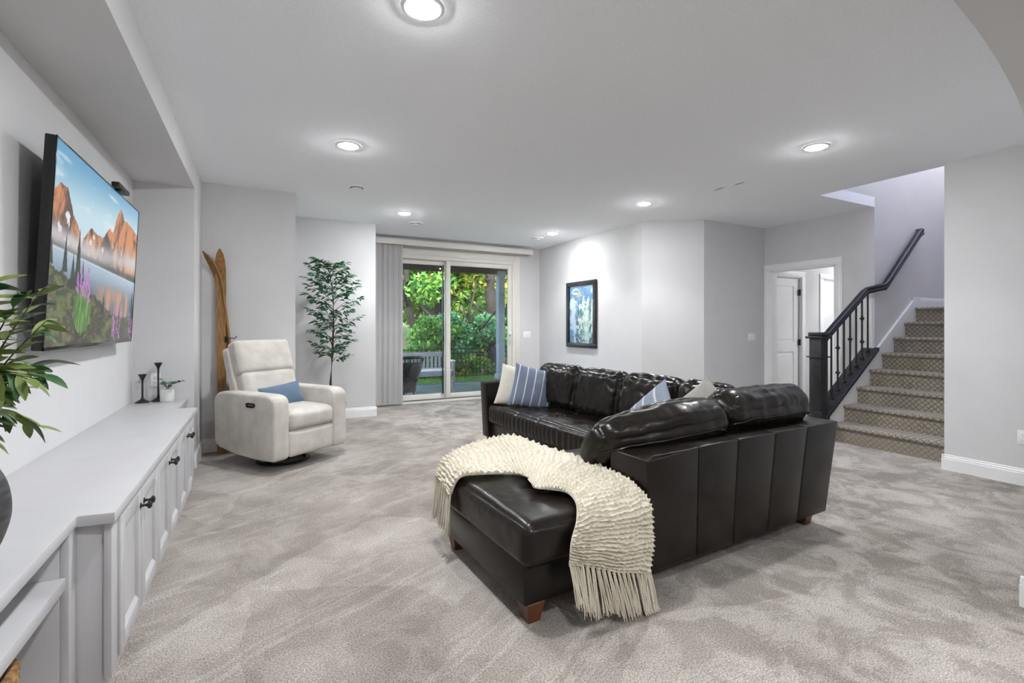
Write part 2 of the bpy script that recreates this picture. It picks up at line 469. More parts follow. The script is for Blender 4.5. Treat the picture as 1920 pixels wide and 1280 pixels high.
# ------------------------------------------------------------------ baseboards
def baseboard(name, p, q, n, h=.135):
    """p->q along the wall foot, n = unit normal into the room"""
    prof = [(0, 0), (.016, 0), (.016, h * .72), (.013, h * .76), (.013, h * .84), (.008, h * .90), (.008, h * .97), (.003, h), (0, h)]
    p, q, n = Vector((*p, 0)), Vector((*q, 0)), Vector((*n, 0))
    mb = MB()
    rows = [[b + n * a + Vector((0, 0, z)) for a, z in prof] for b in (p, q)]
    mb.grid(rows)
    vs = list(mb.bm.verts)
    k = len(prof)
    mb.bm.faces.new(vs[:k]); mb.bm.faces.new(vs[k:][::-1])
    bmesh.ops.recalc_face_normals(mb.bm, faces=mb.bm.faces[:])
    return struct(mb.build(name, M['trim'], smooth=0))
baseboard('baseboard_back_middle', (.335, 6.93), (1.4545, 6.93), (0, -1))
baseboard('baseboard_back_middle_end', (1.44, 6.93), (1.44, 7.78), (1, 0))
baseboard('baseboard_back_left', (XL, 5.70), (.345, 5.70), (0, -1))
baseboard('baseboard_left', (XL, YN), (XL, 5.70), (1, 0))
baseboard('baseboard_right', (5.35, 2.0345), (5.35, .86), (-1, 0))
baseboard('baseboard_right_end', (5.3355, 2.02), (5.57, 2.02), (0, 1))
baseboard('baseboard_right_back', (4.63, 5.05), (4.63, 7.78), (-1, 0))
dv = Vector((.67, -.47)).normalized()
baseboard('baseboard_right_angle', (4.63, 5.05), (5.30, 4.58), (-dv.y * -1, -dv.x) if False else (dv.y, -dv.x))
baseboard('baseboard_right_return', (5.30, 4.58), (6.57, 4.58), (0, -1))
baseboard('baseboard_back', (4.20, 7.78), (4.63, 7.78), (0, -1))
baseboard('baseboard_arch_jamb', (3.045, .60), (3.045, .8745), (-1, 0))
baseboard('baseboard_arch', (3.0305, .86), (5.35, .86), (0, 1))
b = baseboard('baseboard_landing', (7.45, 3.15), (8.43, 3.15), (0, -1)); b.location.z = 1.504
b = baseboard('baseboard_landing_end', (8.43, 2.02), (8.43, 3.15), (-1, 0)); b.location.z = 1.504

# ------------------------------------------------------------------ cased doorway, hall door, bathroom opening
def casing(name, axis, pos, a0, a1, top, w=.09, t=.018, side=-1):
    """three boards around an opening a0..a1; axis = the wall's normal axis, side = which way it faces"""
    g = empty(name); struct(g)
    def b(u0, u1, z0, z1, nm):
        lo, hi = sorted((pos, pos + side * t))
        mb = MB()
        if axis == 'x':
            mb.box(lo, hi, u0, u1, z0, z1, .004)
            mb.box(lo - (.006 if side < 0 else 0), hi + (.006 if side > 0 else 0), u0 + .012, u1 - .03 if z1 - z0 > .5 else u1 - .012, z0 + (0 if z1 - z0 > .5 else .02), z1 - (.0 if z1 - z0 > .5 else .012), .003)
        else:
            mb.box(u0, u1, lo, hi, z0, z1, .004)
        mb.build(nm, M['trim'], g)
    b(a0 - w, a0, 0, top, 'side_casing'); b(a1, a1 + w, 0, top, 'side_casing'); b(a0 - w, a1 + w, top, top + w, 'head_casing')
    return g
casing('trim_2', 'x', 6.57, 3.60, 4.49, 2.06)
jl = MB(); jl.box(6.565, 6.695, 4.474, 4.49, 0, 2.06); jl.box(6.565, 6.695, 3.60, 3.616, 0, 2.06); jl.box(6.565, 6.695, 3.60, 4.49, 2.044, 2.06)
struct(jl.build('trim_3', M['trim']))
casing('trim_4', 'y', 4.75, 6.93, 7.72, 2.05, w=.085)
casing('trim_5', 'y', 4.75, 8.30, 9.08, 2.05, w=.085)
jb = MB()
for x0, x1 in ((6.93, 7.72), (8.30, 9.08)):
    jb.box(x0, x0 + .016, 4.75, 4.87, 0, 2.05); jb.box(x1 - .016, x1, 4.75, 4.87, 0, 2.05); jb.box(x0, x1, 4.75, 4.87, 2.034, 2.05)
struct(jb.build('trim_6', M['trim']))

def panel_door(name, width, height, parent=None):
    d = empty(name); struct(d)
    t = .036
    fr_ = MB()
    st, r0, r1, rm = .115, .20, .12, .15
    mid = .93
    fr_.box(0, st, 0, t, 0, height); fr_.box(width - st, width, 0, t, 0, height)
    fr_.box(st, width - st, 0, t, 0, r0); fr_.box(st, width - st, 0, t, height - r1, height); fr_.box(st, width - st, 0, t, mid - rm / 2, mid + rm / 2)
    fr_.build('door_frame', M['trim'], d)
    for z0, z1 in ((r0, mid - rm / 2), (mid + rm / 2, height - r1)):
        p = MB(); p.box(st, width - st, .010, t - .010, z0, z1)
        p.box(st + .035, width - st - .035, .003, t - .003, z0 + .035, z1 - .035, .010, 1)
        p.build('door_panel', M['trim'], d)
    return d
dr = panel_door('door_1', .735, 2.02); dr.location = (6.95, 4.775, .006)
for z in (.2, 1.0, 1.8):
    hb = MB(); hb.tube([(0, 0, -.05), (0, 0, .05)], .009, 8); hb.box(-.04, .04, .006, .012, -.05, .05, .004)
    hb.build('hinge', M['black'], dr, loc=(.748, -.022, z))
gap = MB().box(.737, .752, .004, .03, 0, 2.02); gap.build('gap_strip', M['black'], dr)  # black strip filling the gap between door and jamb

# ------------------------------------------------------------------ sliding patio door
wdw = empty('door_2', (0, 0, 0)); struct(wdw)
V = M['vinyl']
fr_ = MB()
fr_.box(1.60, 1.66, 7.74, 7.93, 0, 2.43, .004); fr_.box(4.04, 4.10, 7.74, 7.93, 0, 2.43, .004); fr_.box(1.66, 4.04, 7.74, 7.93, 2.37, 2.43, .004)
fr_.build('outer_frame', V, wdw)
MB().box(1.60, 4.10, 7.72, 7.95, -.01, .035, .006).build('sill', V, wdw)
MB().box(1.66, 4.04, 7.735, 7.745, .035, .055).build('sill_track', M['chrome'], wdw)
def sash(x0, x1, y0, y1, nm):
    s = empty(nm); s.parent = wdw
    f = MB(); z0, z1, w = .045, 2.37, .075
    f.box(x0, x0 + w, y0, y1, z0, z1, .005); f.box(x1 - w, x1, y0, y1, z0, z1, .005)
    f.box(x0 + w, x1 - w, y0, y1, z1 - w, z1, .005); f.box(x0 + w, x1 - w, y0, y1, z0, z0 + w * 1.1, .005)
    f.build('sash_frame', V, s)
    ym = (y0 + y1) / 2
    MB().box(x0 + w, x1 - w, ym - .004, ym + .004, z0 + w, z1 - w).build('pane', M['glass'], s)
    return s
sash(1.66, 2.86, 7.83, 7.87, 'fixed_sash'); 
s2 = sash(2.79, 4.04, 7.765, 7.805, 'sliding_sash')
MB().box(2.735, 2.752, 7.80, 7.83, .12, 2.29).build('gasket', M['black'], wdw)
MB().box(2.74, 2.765, 7.80, 7.83, 1.0, 1.09, .006).build('latch', M['black'], wdw)
hd = MB(); hd.tube([(4.0, 7.765, .94), (3.985, 7.72, .97), (3.985, 7.715, 1.12), (4.0, 7.765, 1.15)], .011, 8); hd.box(3.985, 4.02, 7.755, 7.767, .92, 1.17, .004)
hd.build('handle', M['plastic'], s2)
cs = empty('trim_7'); struct(cs)
MB().box(4.10, 4.20, 7.755, 7.78, 0, 2.53, .005).build('side_casing', V, cs)
MB().box(1.50, 1.60, 7.755, 7.78, 0, 2.53, .005).build('side_casing', V, cs)
MB().box(1.60, 4.10, 7.755, 7.78, 2.43, 2.53, .005).build('head_casing', V, cs)

# ------------------------------------------------------------------ stairs
st = empty('stairs', (0, 0, 0)); 
tag(st, 'carpeted stairs with a lattice-pattern runner climbing beside the black railing', 'stairs')
RISE, RUN, X0 = .188, .27, 5.60
for i in range(1, 9):
    x0 = X0 + RUN * (i - 1); z1 = RISE * i; x1 = x0 + RUN + .03 if i < 8 else 8.428
    z0 = max(0.0, z1 - RISE - .02)
    prof = [(x0, z0), (x0, z1 - .045), (x0 - .016, z1 - .040), (x0 - .026, z1 - .026), (x0 - .026, z1 - .012), (x0 - .016, z1 - .002), (x0, z1), (x1, z1), (x1, z0)]
    MB().prism(prof, 2.022, 3.118, 'y').build('step', M['stairc'], st, smooth=50)
def zl(x, off): return RISE + (x - X0) * RISE / RUN + off
sk = MB().prism([(5.46, 0), (5.46, zl(5.46, .12)), (6.60, zl(6.60, .12)), (7.45, zl(7.45, .12)), (7.45, 1.504 + .135), (7.62, 1.504 + .135), (7.62, 1.0), (6.7, .2), (6.7, 0)], 3.12, 3.148, 'y')
struct(sk.build('trim_8', M['trim'], smooth=0))
kn = MB().prism([(5.50, 0), (5.50, zl(5.5, .10)), (6.57, zl(6.57, .10)), (6.57, 0)], 3.15, 3.26, 'y')
struct(kn.build('wall_stair_knee', W, smooth=0))
sbox('pale_strip_board', 6.556, 6.57, 3.15, 3.36, .9, 1.60, M['trim'], .003)  # white board laid over the paler strip of the doorway wall

rl = empty('stair_railing', (5.5, 3.19, 0))
tag(rl, 'black wooden stair railing with square newel post and iron balusters', 'railing')
inv = Matrix.Translation((-5.5, -3.19, 0))
def rb(mb, nm, m, p=rl): 
    mb.bm.transform(inv); return mb.build(nm, m, p)
BW = M['blackwood']
n_ = MB(); n_.box(5.435, 5.565, 3.125, 3.255, 0, 1.16, .004)
newel = rb(n_, 'newel_post', BW)
n_ = MB(); n_.box(5.42, 5.58, 3.11, 3.27, 0, .30, .006); n_.box(5.427, 5.573, 3.117, 3.263, .30, .32, .006); rb(n_, 'plinth', BW, newel)
n_ = MB(); n_.box(5.405, 5.595, 3.095, 3.285, 1.125, 1.15, .006); n_.box(5.425, 5.575, 3.115, 3.265, 1.15, 1.195, .010); rb(n_, 'cap', BW, newel)
n_ = MB(); n_.box(5.415, 5.585, 3.105, 3.275, .915, .930, .004); rb(n_, 'collar', BW, newel)
sh = MB().prism([(5.50, zl(5.5, .105)), (6.572, zl(6.572, .105)), (6.572, zl(6.572, .145)), (5.50, zl(5.5, .145))], 3.098, 3.285, 'y', .004)
rb(sh, 'shoe_plate', BW)
def sweep_rail(pts):
    """moulded rail: a box-like section swept along points"""
    sec = [(-.030, -.028), (.030, -.028), (.034, -.006), (.026, .004), (.034, .014), (.030, .030), (.016, .038), (-.016, .038), (-.030, .030), (-.034, .014), (-.026, .004), (-.034, -.006)]
    mb = MB(); rows = []
    P = [Vector(p) for p in pts]
    for i, p in enumerate(P):
        d = (P[min(i + 1, len(P) - 1)] - P[max(i - 1, 0)]).normalized()
        s = d.cross(Vector((0, 0, 1))).normalized(); u = Vector((0, 0, 1))
        rows.append([p + s * a + u * b * 1.25 for a, b in sec + sec[:1]])
    mb.grid(rows)
    bmesh.ops.remove_doubles(mb.bm, verts=mb.bm.verts[:], dist=1e-5)
    for e in (0, -1):
        co = rows[e][:-1]
        vs = [min(mb.bm.verts, key=lambda v: (v.co - q).length) for q in co]
        try: mb.bm.faces.new(vs)
        except ValueError: pass
    bmesh.ops.recalc_face_normals(mb.bm, faces=mb.bm.faces[:])
    return mb
def zr(x): return 1.09 + (x - 5.56) * .665
rb(sweep_rail([(5.55, 3.19, zr(5.55)), (6.0, 3.19, zr(6.0)), (6.40, 3.19, zr(6.40)), (6.46, 3.185, zr(6.45)), (6.56, 3.11, zr(6.50)), (6.64, 3.085, zr(6.52)), (6.70, 3.08, zr(6.60)), (7.47, 3.08, 2.44), (7.53, 3.08, 2.47), (7.56, 3.12, 2.475)]), 'handrail', BW)
for x in (6.72, 7.42):
    bk = MB(); z = zr(6.6) + (x - 6.70) * .86 - .03
    bk.tube([(x, 3.08, z), (x, 3.09, z - .05), (x, 3.148, z - .06)], .008, 8)
    rb(bk, 'rail_bracket', M['black'])
for k in range(8):
    x = 5.62 + k * .126
    zb, zt = zl(x, .145), zr(x) - .03
    bl = MB(); bl.box(x - .0075, x + .0075, 3.183, 3.198, zb, zt)
    bal = rb(bl, 'baluster', M['black'])
    s_ = MB(); s_.box(x - .018, x + .018, 3.172, 3.208, zb - .012, zb + .022, .006); rb(s_, 'shoe', M['black'], bal)
    hh = zt - zb
    for zz in ((.36,) if k == 0 else (.28, .66) if k in (2, 6) else (.56,) if k == 4 else ()):
        q = MB().lathe([(.008, -.030), (.014, -.024), (.012, -.016), (.026, -.003), (.026, .003), (.012, .016), (.014, .024), (.008, .030)], 12, Matrix.Translation((x, 3.19, zb + hh * zz)))
        rb(q, 'knuckle', M['black'], bal)
ur = empty('wall_handrail', (8.36, 3.05, 2.68))
tag(ur, 'short end of a black handrail on the upper stair landing wall', 'handrail')
mb = sweep_rail([(8.36, 3.06, 2.68), (8.36, 2.85, 2.69), (8.36, 2.06, 3.25)]); mb.bm.transform(Matrix.Translation((-8.36, -3.05, -2.68))); mb.build('rail', BW, ur)
for y, z in ((2.97, 2.65), (2.2, 3.1)):
    mb = MB().tube([(0, y - 3.05, z - 2.68), (.01, y - 3.05, z - 2.73), (.069, y - 3.05, z - 2.74)], .008, 8); mb.build('rail_bracket', M['black'], ur)

# ------------------------------------------------------------------ ceiling fixtures
LENS = emit('lamp_lens', (250, 253, 255), 200.0)
def can(x, y, label, watts=CAN_W, z=H, size=118):
    t = empty('recessed_light', (x, y, z)); tag(t, label, 'ceiling light', 'recessed ceiling lights')
    MB().lathe([(.072, -.002), (.098, -.001), (.098, -.006), (.090, -.010), (.074, -.010), (.072, -.002)], 32, cap=False).build('trim_ring', M['plastic'], t)
    MB().lathe([(.001, -.024), (.030, -.0225), (.055, -.017), (.070, -.009), (.073, -.003), (.001, -.003)], 32).build('lens', LENS, t)
    ld = bpy.data.lights.new('can_lamp', 'SPOT'); ld.energy = watts; ld.color = CAN_COL
    ld.spot_size = R(size); ld.spot_blend = .45; ld.shadow_soft_size = .07
    lo = bpy.data.objects.new('can_lamp', ld); COL.objects.link(lo); lo.parent = t; lo.location = (0, 0, -.035)
    return t
can(.65, 2.12, 'round recessed ceiling light cut by the top edge of the picture')
can(.62, 4.01, 'round recessed ceiling light above the space between cabinet and recliner')
can(1.62, 6.07, 'round recessed ceiling light in front of the grey vertical blinds')
can(3.95, 2.31, 'round recessed ceiling light closest to the staircase opening')
can(3.98, 4.30, 'round recessed ceiling light above the long back of the sofa')
can(4.00, 6.33, 'round recessed ceiling light in the far corner by the framed poster')
can(.65, .1, 'unseen round recessed ceiling light added behind the arch on the cabinet side')  # the three cans behind the arch are unseen, added to light the room
can(2.3, -1.2, 'unseen round recessed ceiling light added in the middle behind the arch')
can(4.1, -.6, 'unseen round recessed ceiling light added behind the arch near the outlet wall')
can(9.0, 3.9, 'unseen round recessed ceiling light in the hall behind the doorway')  # hall and bathroom cans are unseen, placed to light those spaces
can(8.9, 5.7, 'unseen round recessed ceiling light in the bathroom off the hall')
def vent(x, y, label):
    t = empty('ceiling_vent', (x, y, H)); tag(t, label, 'ceiling vent', 'round ceiling vents')
    MB().lathe([(.098, 0), (.10, -.004), (.085, -.012), (.070, -.014), (.066, -.004), (.066, 0)], 32, cap=False).build('flange', M['plastic'], t)
    MB().lathe([(.001, -.002), (.066, -.002), (.066, -.001), (.001, -.001)], 24).build('throat', M['black'], t)
    MB().lathe([(.001, -.030), (.040, -.030), (.055, -.022), (.056, -.018), (.001, -.018)], 28).build('baffle', M['plastic'], t)
    MB().tube([(0, 0, -.02), (0, 0, -.001)], .012, 8).build('stem', M['plastic'], t)
vent(.88, 5.17, 'round white ceiling vent above the recliner and skis')
vent(1.92, 6.59, 'round white ceiling vent in front of the left end of the valance')
vent(4.00, 6.79, 'round white ceiling vent in the corner beside the far ceiling light')
for x, y, lb in ((4.25, 3.50, 'thin flush ceiling register slot farther from the stairs'), (4.27, 3.27, 'thin flush ceiling register slot closer to the stairs')):
    t = empty('ceiling_register', (x, y, H)); tag(t, lb, 'ceiling register', 'flush ceiling registers')
    MB().box(-.028, .028, -.085, .085, -.004, 0, .001).build('plate', M['plastic'], t)
    MB().box(-.010, .012, -.065, .03, -.0052, -.0038).build('slot', M['chrome'], t)
# wall plates
def plate(name, label, cat, loc, rz, gang=1, outlet=False):
    t = empty(name, loc, rz); tag(t, label, cat)
    w = .035 * gang + .006 * (gang - 1)
    MB().box(-w, w, -.006, 0, -.058, .058, .004).build('cover', M['plastic'], t)
    for g_ in range(gang):
        cx = (g_ - (gang - 1) / 2) * .046
        if outlet:
            for z in (-.022, .022):
                o = MB().box(cx - .016, cx + .016, -.009, -.004, z - .015, z + .015, .004); r_ = o.build('receptacle', M['plastic'], t)
                for sx in (-.006, .006): MB().box(cx + sx - .0012, cx + sx + .0012, -.0098, -.0085, z - .004, z + .006).build('slot', M['black'], r_)
        else:
            MB().box(cx - .013, cx + .013, -.011, -.004, -.03, .03, .003).build('rocker', M['plastic'], t)
plate('light_switch', 'white double light switch plate between sliding door and room corner', 'light switch', (4.36, 7.78, 1.11), 0, 2)
plate('light_switch', 'white double light switch plate left of the cased doorway', 'light switch', (6.27, 4.58, 1.10), 0, 2)
plate('wall_outlet', 'white outlet cover low on the wall right of the stairs', 'outlet', (5.35, 1.52, .38), R(-90), 1, True)
plate('wall_outlet', 'white outlet plate low behind the candle holders in the niche', 'outlet', (-.80, YN, .80), 0, 1, True)

# ================================================================== SECTIONAL SOFA
SO = empty('sectional_sofa', (.96, 1.73, 0), R(2.5))
tag(SO, 'dark espresso leather L-shaped sectional sofa with chaise end and puffy back cushions', 'sofa')
LE = M['leather']
def tuft(pts, depth=.03, rad=.10, seams_x=(), seams_y=()):
    def fn(u, p):
        if u.z > .5:
            for a, b_ in pts:
                d = math.hypot(p.x - a, p.y - b_)
                p.z -= depth * math.exp(-(d / rad) ** 2 * 3)
                if d < rad * 2.6:
                    an = math.atan2(p.y - b_, p.x - a)
                    p.z -= .006 * math.exp(-(d / rad / 1.6) ** 2) * max(0, math.cos(an * 5 + a * 9)) 
            for s in seams_x: p.z -= .008 * math.exp(-((p.x - s) / .014) ** 2)
            for s in seams_y: p.z -= .008 * math.exp(-((p.y - s) / .014) ** 2)
        return p
    return fn
# bases
MB().box(.015, 1.95, .03, .90, .085, .262, .012).build('chaise_base', LE, SO)
MB().box(1.325, 2.08, .88, 2.88, .085, .262, .012).build('seat_base', LE, SO)
# seat cushions
MB().soft((.64, .46, .343), (.64, .47, .093), .045, (.012, .014, .026), 90, .0035, 7, fn=tuft([(-.32, -.10), (.05, -.10), (.40, -.10), (-.32, .25), (.05, .25), (.40, .25)], .040, .085), seed=3).build('chaise_cushion', LE, SO, smooth=80)
MB().soft((1.63, .60, .335), (.34, .36, .090), .045, (.01, .01, .02), 20, .003, 7, seed=8).build('corner_cushion', LE, SO, smooth=80)
tp = [(x, y) for x in (-.14, .08, .26) for y in (-.72, -.36, 0, .36, .72)]
def ruff(u, p, t=tuft(tp, .045, .075, (-.14, .08, .26), (-.72, -.36, 0, .36, .72))):
    p = t(u, p)
    if u.x < -.6: p.x += .006 * math.sin(p.y * 95 + 2 * math.sin(p.y * 9)) * (1 - u.z ** 2)
    return p
MB().soft((1.625, 1.885, .345), (.345, .955, .098), .05, (.02, .0, .02), 110, .004, 6, fn=ruff, seed=5).build('long_seat_cushion', LE, SO, smooth=80)
# piping along the chaise edge
pp = MB(); pp.tube([(.03, .93, .418), (.012, .88, .418), (.012, .05, .418), (.03, .012, .418), (.08, .004, .418), (.64, .002, .418)], .0045, 6)
pp.build('piping', M['leather'], SO)
# back frame of the chaise side: panels split by seams, leaning outwards at the stair end
tops = [.66, 1.03, 1.35, 1.69, 2.02, 2.375]
bots = [.68 + (t - .66) * (2.225 - .68) / (2.375 - .66) for t in tops]
for i in range(5):
    g_ = .0015
    MB().prism([(bots[i] + g_, .085), (bots[i + 1] - g_, .085), (tops[i + 1] - g_, .645), (tops[i] + g_, .645 - .022 * (i == 0))], -.028, .24, 'y', .011, 3).build('back_panel', LE, SO)
tp_ = MB(); tp_.tube([(.67, -.020, .618), (.70, -.020, .637), (2.35, -.020, .637)], .005, 6); tp_.build('piping', LE, SO)
# back frame of the long side and its far arm
MB().prism([(1.93, .085), (2.20, .085), (2.35, .645), (1.95, .645)], .243, 2.86, 'y', .011, 3).build('long_back', LE, SO)
MB().prism([(1.30, .085), (2.20, .085), (2.30, .665), (1.27, .665)], 2.862, 2.995, 'y', .014, 3).build('arm', LE, SO)
# back cushions of the long side
def cush(nm, cx, cy, cz, w, h, t, lean, rz, seed, sag=.0, wr=.014, droop=.0, pipe=False):
    mtx = Matrix.Translation((cx, cy, cz)) @ Matrix.Rotation(rz, 4, 'Z') @ Matrix.Rotation(lean, 4, 'X')
    def fn(u, p):
        p.z -= .03 * (abs(u.x) ** 4) * (1 if u.z > 0 else -1) * -.2
        if u.z > 0: p.z -= sag * max(0, -u.x) ** 1.5
        if droop and u.x < .4:
            k = (.4 - u.x) / 1.4
            p.z -= droop * k ** 1.7; p.y *= 1 - .28 * k ** 2; p.y += .05 * k ** 2; p.z = lerp(p.z, p.z * .8 - .01, k ** 2)
        # gathered corners
        k = abs(u.x) * abs(u.z)
        p.x *= 1 - .02 * k
        fold = math.sin(p.x * 38 + 5 * noise.noise(Vector((p.x * 3, p.z * 3, seed)))) * .004 * (abs(u.z) ** 3)
        p.y += fold
        w2 = noise.noise(Vector((p.x * 16 + p.z * 7, p.z * 9 - p.x * 4, seed)))
        p.y += (1 if u.y > 0 else -1) * -.006 * max(0, .35 - abs(w2)) * (.3 + abs(u.x)) * 2
        p.z += .005 * noise.noise(Vector((p.x * 22, p.y * 9, seed + 4))) * (abs(u.z) ** 2)
        return p
    mb = MB().soft((0, 0, 0), (w, t, h), min(t * .82, .085), (.012, .035, .02), 46, wr, 5.5, fn=fn, seed=seed, mtx=mtx)
    o = mb.build(nm, LE, SO, smooth=80)
    if pipe:
        pts = []
        for k in range(41):
            u = Vector((-.97 + 1.94 * k / 40, -1, .70 - .5 * abs(-1 + 2 * k / 40) ** 8))
            p = soft_map(u, (w, t, h), min(t * .82, .085), (.012, .035, .02), fn)
            pts.append(mtx @ (p + Vector((0, -.004, .002))))
        pb = MB().tube(pts, .006, 6)
        pb.build('piping', LE, o)
    return o
for i, (a, b_) in enumerate(((2.66, 1.97), (1.97, 1.38), (1.38, .78), (.80, .36))):
    cush('back_cushion', 1.845, (a + b_) / 2, .645, abs(a - b_) / 2 - .004, .215, .105, R(-12), R(-90), 11 + i * 3.1)
# back cushions of the chaise side, lying fat over the frame
c1 = cush('back_cushion', 1.035, .240, .672, .425, .165, .112, R(38), R(0), 31, .0, .007, droop=.13, pipe=True)
c2 = cush('back_cushion', 1.885, .240, .702, .42, .165, .112, R(38), R(0), 37, 0.0, .008, pipe=True)
for nm, x0, x1, z0, z1 in ():
    pts = []
    for k in range(13):
        t = k / 12
        pts.append((lerp(x0, x1, t), .058 + .03 * (2 * t - 1) ** 4 - .004, lerp(z0, z1, t) + .012 * math.sin(t * 3.1)))
    MB().tube(pts, .0045, 6).build(nm, LE, SO)
# wooden legs
lg = None
for x, y in ((.075, .075), (.075, .85), (2.13, .065), (1.38, 2.93), (2.03, 2.93), (1.0, .85)):
    if lg is None:
        mb = MB(); b2 = bmesh.new()
        vs = []
        for z, s in ((0, .030), (.09, .046)):
            vs += [b2.verts.new((sx * s, sy * s, z)) for sx, sy in ((-1, -1), (1, -1), (1, 1), (-1, 1))]
        for f in ((3, 2, 1, 0), (4, 5, 6, 7), (0, 1, 5, 4), (1, 2, 6, 5), (2, 3, 7, 6), (3, 0, 4, 7)): b2.faces.new([vs[k] for k in f])
        bmesh.ops.bevel(b2, geom=b2.edges[:], offset=.003, segments=1, affect='EDGES')
        mb.merge(b2); lg = mb.build('leg', M['legwood'], SO, loc=(x, y, 0))
    else:
        instance(lg, 'leg', SO, (x, y, 0))

# ------------------------------------------------------------------ throw pillows
def pillow(name, label, m, size, t, loc, rot, group='throw pillows on the sofa', cat='pillow', h=None, seam=None):
    h = h or size
    root = empty(name, loc); root.rotation_euler = rot; tag(root, label, cat, group)
    n = 28
    mb = MB(); sides = []
    for s in (1, -1):
        rows = []
        for i in range(n + 1):
            row = []
            for j in range(n + 1):
                u, v = 2 * i / n - 1, 2 * j / n - 1
                k = ((1 - abs(u) ** 2.4) * (1 - abs(v) ** 2.4)) ** .55
                x = u * size / 2 * (1 - .075 * (1 - v * v)); z = v * h / 2 * (1 - .075 * (1 - u * u))
                y = s * (t / 2 * k + .004 * noise.noise(Vector((u * 3 + loc[0], v * 3, s * 4.)))) * (1 if k > 0 else 0)
                row.append((x, y, z))
            rows.append(row)
        mb.grid(rows)
    bmesh.ops.remove_doubles(mb.bm, verts=mb.bm.verts[:], dist=1e-4)
    bmesh.ops.recalc_face_normals(mb.bm, faces=mb.bm.faces[:])
    mb.build('cover', m, root, smooth=80)
    if seam:
        e = []
        for k in range(4 * n + 1):
            q = k % (4 * n); a, r_ = divmod(q, n); w_ = 2 * r_ / n - 1
            u, v = ((w_, -1), (1, w_), (-w_, 1), (-1, -w_))[a]
            e.append((u * size / 2 * (1 - .075 * (1 - v * v)), 0, v * h / 2 * (1 - .075 * (1 - u * u))))
        MB().tube(e, .004, 6, cap=False).build('piping', seam, root)
    return root
pillow('throw_pillow', 'plain off-white pillow tucked behind the large blue striped one', M['whitefab'], .43, .15, (2.385, 4.44, .622), (R(-16), R(13), R(-26)))
pillow('throw_pillow', 'large slate blue pillow with white stripes at the far sofa arm', M['stripe'], .44, .16, (2.46, 4.27, .630), (R(-16), R(13), R(-24)))
pillow('throw_pillow', 'pale blue striped pillow showing half above the chaise back cushion', M['stripe2'], .40, .15, (2.46, 2.57, .625), (R(-28), R(-40), R(-78)))
pillow('throw_pillow', 'grey ticking pillow pointing up in the corner of the sofa', M['tick'], .42, .14, (2.61, 2.26, .640), (R(-26), R(-38), R(-34)))

# ------------------------------------------------------------------ knitted throw
TH = empty('knit_throw', (1.3, 2.2, .45)); tag(TH, 'cream chunky knit throw with tassels draped over the chaise', 'throw blanket')
ctrl = [  # upper edge, middle, lower edge along the length
    ((.915, 2.68, .40), (.905, 2.56, .39), (.900, 2.42, .365)),
    ((.955, 2.69, .475), (.945, 2.55, .475), (.935, 2.39, .455)),
    ((1.06, 2.70, .525), (1.05, 2.53, .50), (1.03, 2.36, .468)),
    ((1.24, 2.70, .555), (1.22, 2.50, .51), (1.19, 2.27, .472)),
    ((1.38, 2.66, .575), (1.31, 2.40, .525), (1.21, 2.13, .485)),
    ((1.52, 2.50, .525), (1.37, 2.24, .525), (1.17, 2.02, .478)),
    ((1.60, 2.20, .510), (1.42, 2.07, .515), (1.22, 1.955, .480)),
    ((1.605, 1.96, .500), (1.45, 1.93, .505), (1.27, 1.885, .478)),
    ((1.605, 1.80, .485), (1.45, 1.795, .480), (1.245, 1.78, .470)),
    ((1.600, 1.698, .435), (1.43, 1.694, .430), (1.19, 1.697, .435)),
    ((1.590, 1.672, .330), (1.40, 1.668, .345), (1.155, 1.682, .370)),
    ((1.575, 1.662, .235), (1.37, 1.655, .265), (1.143, 1.676, .325)),
    ((1.560, 1.655, .135), (1.345, 1.650, .205), (1.138, 1.672, .275)),
]
def cr(p0, p1, p2, p3, t):
    return .5 * ((2 * p1) + (-p0 + p2) * t + (2 * p0 - 5 * p1 + 4 * p2 - p3) * t * t + (-p0 + 3 * p1 - 3 * p2 + p3) * t ** 3)
def spl(pts, t):
    n = len(pts) - 1; x = t * n; i = min(int(x), n - 1); f = x - i
    g_ = lambda k: pts[max(0, min(n, k))]
    return cr(g_(i - 1), g_(i), g_(i + 1), g_(i + 2), f)
C_ = [[Vector(p) for p in row] for row in ctrl]
def throw_pt(s, v):
    col = [spl([r_[k] for r_ in C_], s) for k in range(3)]
    return spl(col, v)
NU, NV = 520, 120
base = [[throw_pt(i / NU, j / NV) for j in range(NV + 1)] for i in range(NU + 1)]
rows, under = [], []
for i in range(NU + 1):
    row, rw2 = [], []
    for j in range(NV + 1):
        du = base[min(i + 1, NU)][j] - base[max(i - 1, 0)][j]
        dv_ = base[i][min(j + 1, NV)] - base[i][max(j - 1, 0)]
        n_ = du.cross(dv_).normalized()
        if n_.z < -.2: n_ = -n_
        if i > NU * .72 and n_.y > 0: n_ = -n_
        s, v = i / NU * 2.15, j / NV * .42
        ph = s * 2 * math.pi / .036 + 1.1 * math.sin(v * 26) + 3.4 * noise.noise(Vector((s * 13, v * 13, 0))) + 1.2 * noise.noise(Vector((s * 45, v * 45, 5)))
        ridge = max(0.0, math.sin(ph)) ** .7
        loop = .55 + .45 * math.sin(v * 2 * math.pi / .026 + (2.2 if math.sin(ph) > 0 else 0) + 3 * noise.noise(Vector((s * 14, v * 6, 3))))
        lump = .010 * noise.noise(Vector((s * 5, v * 5, 7))) + .008 * noise.noise(Vector((s * 40, v * 40, 1)))
        d = .012 + .0135 * ridge * (.45 + .55 * loop) + lump
        row.append(base[i][j] + n_ * d); rw2.append(base[i][j] + n_ * .0015)
    rows.append(row); under.append(rw2)
off = Vector((1.3, 2.2, .45))
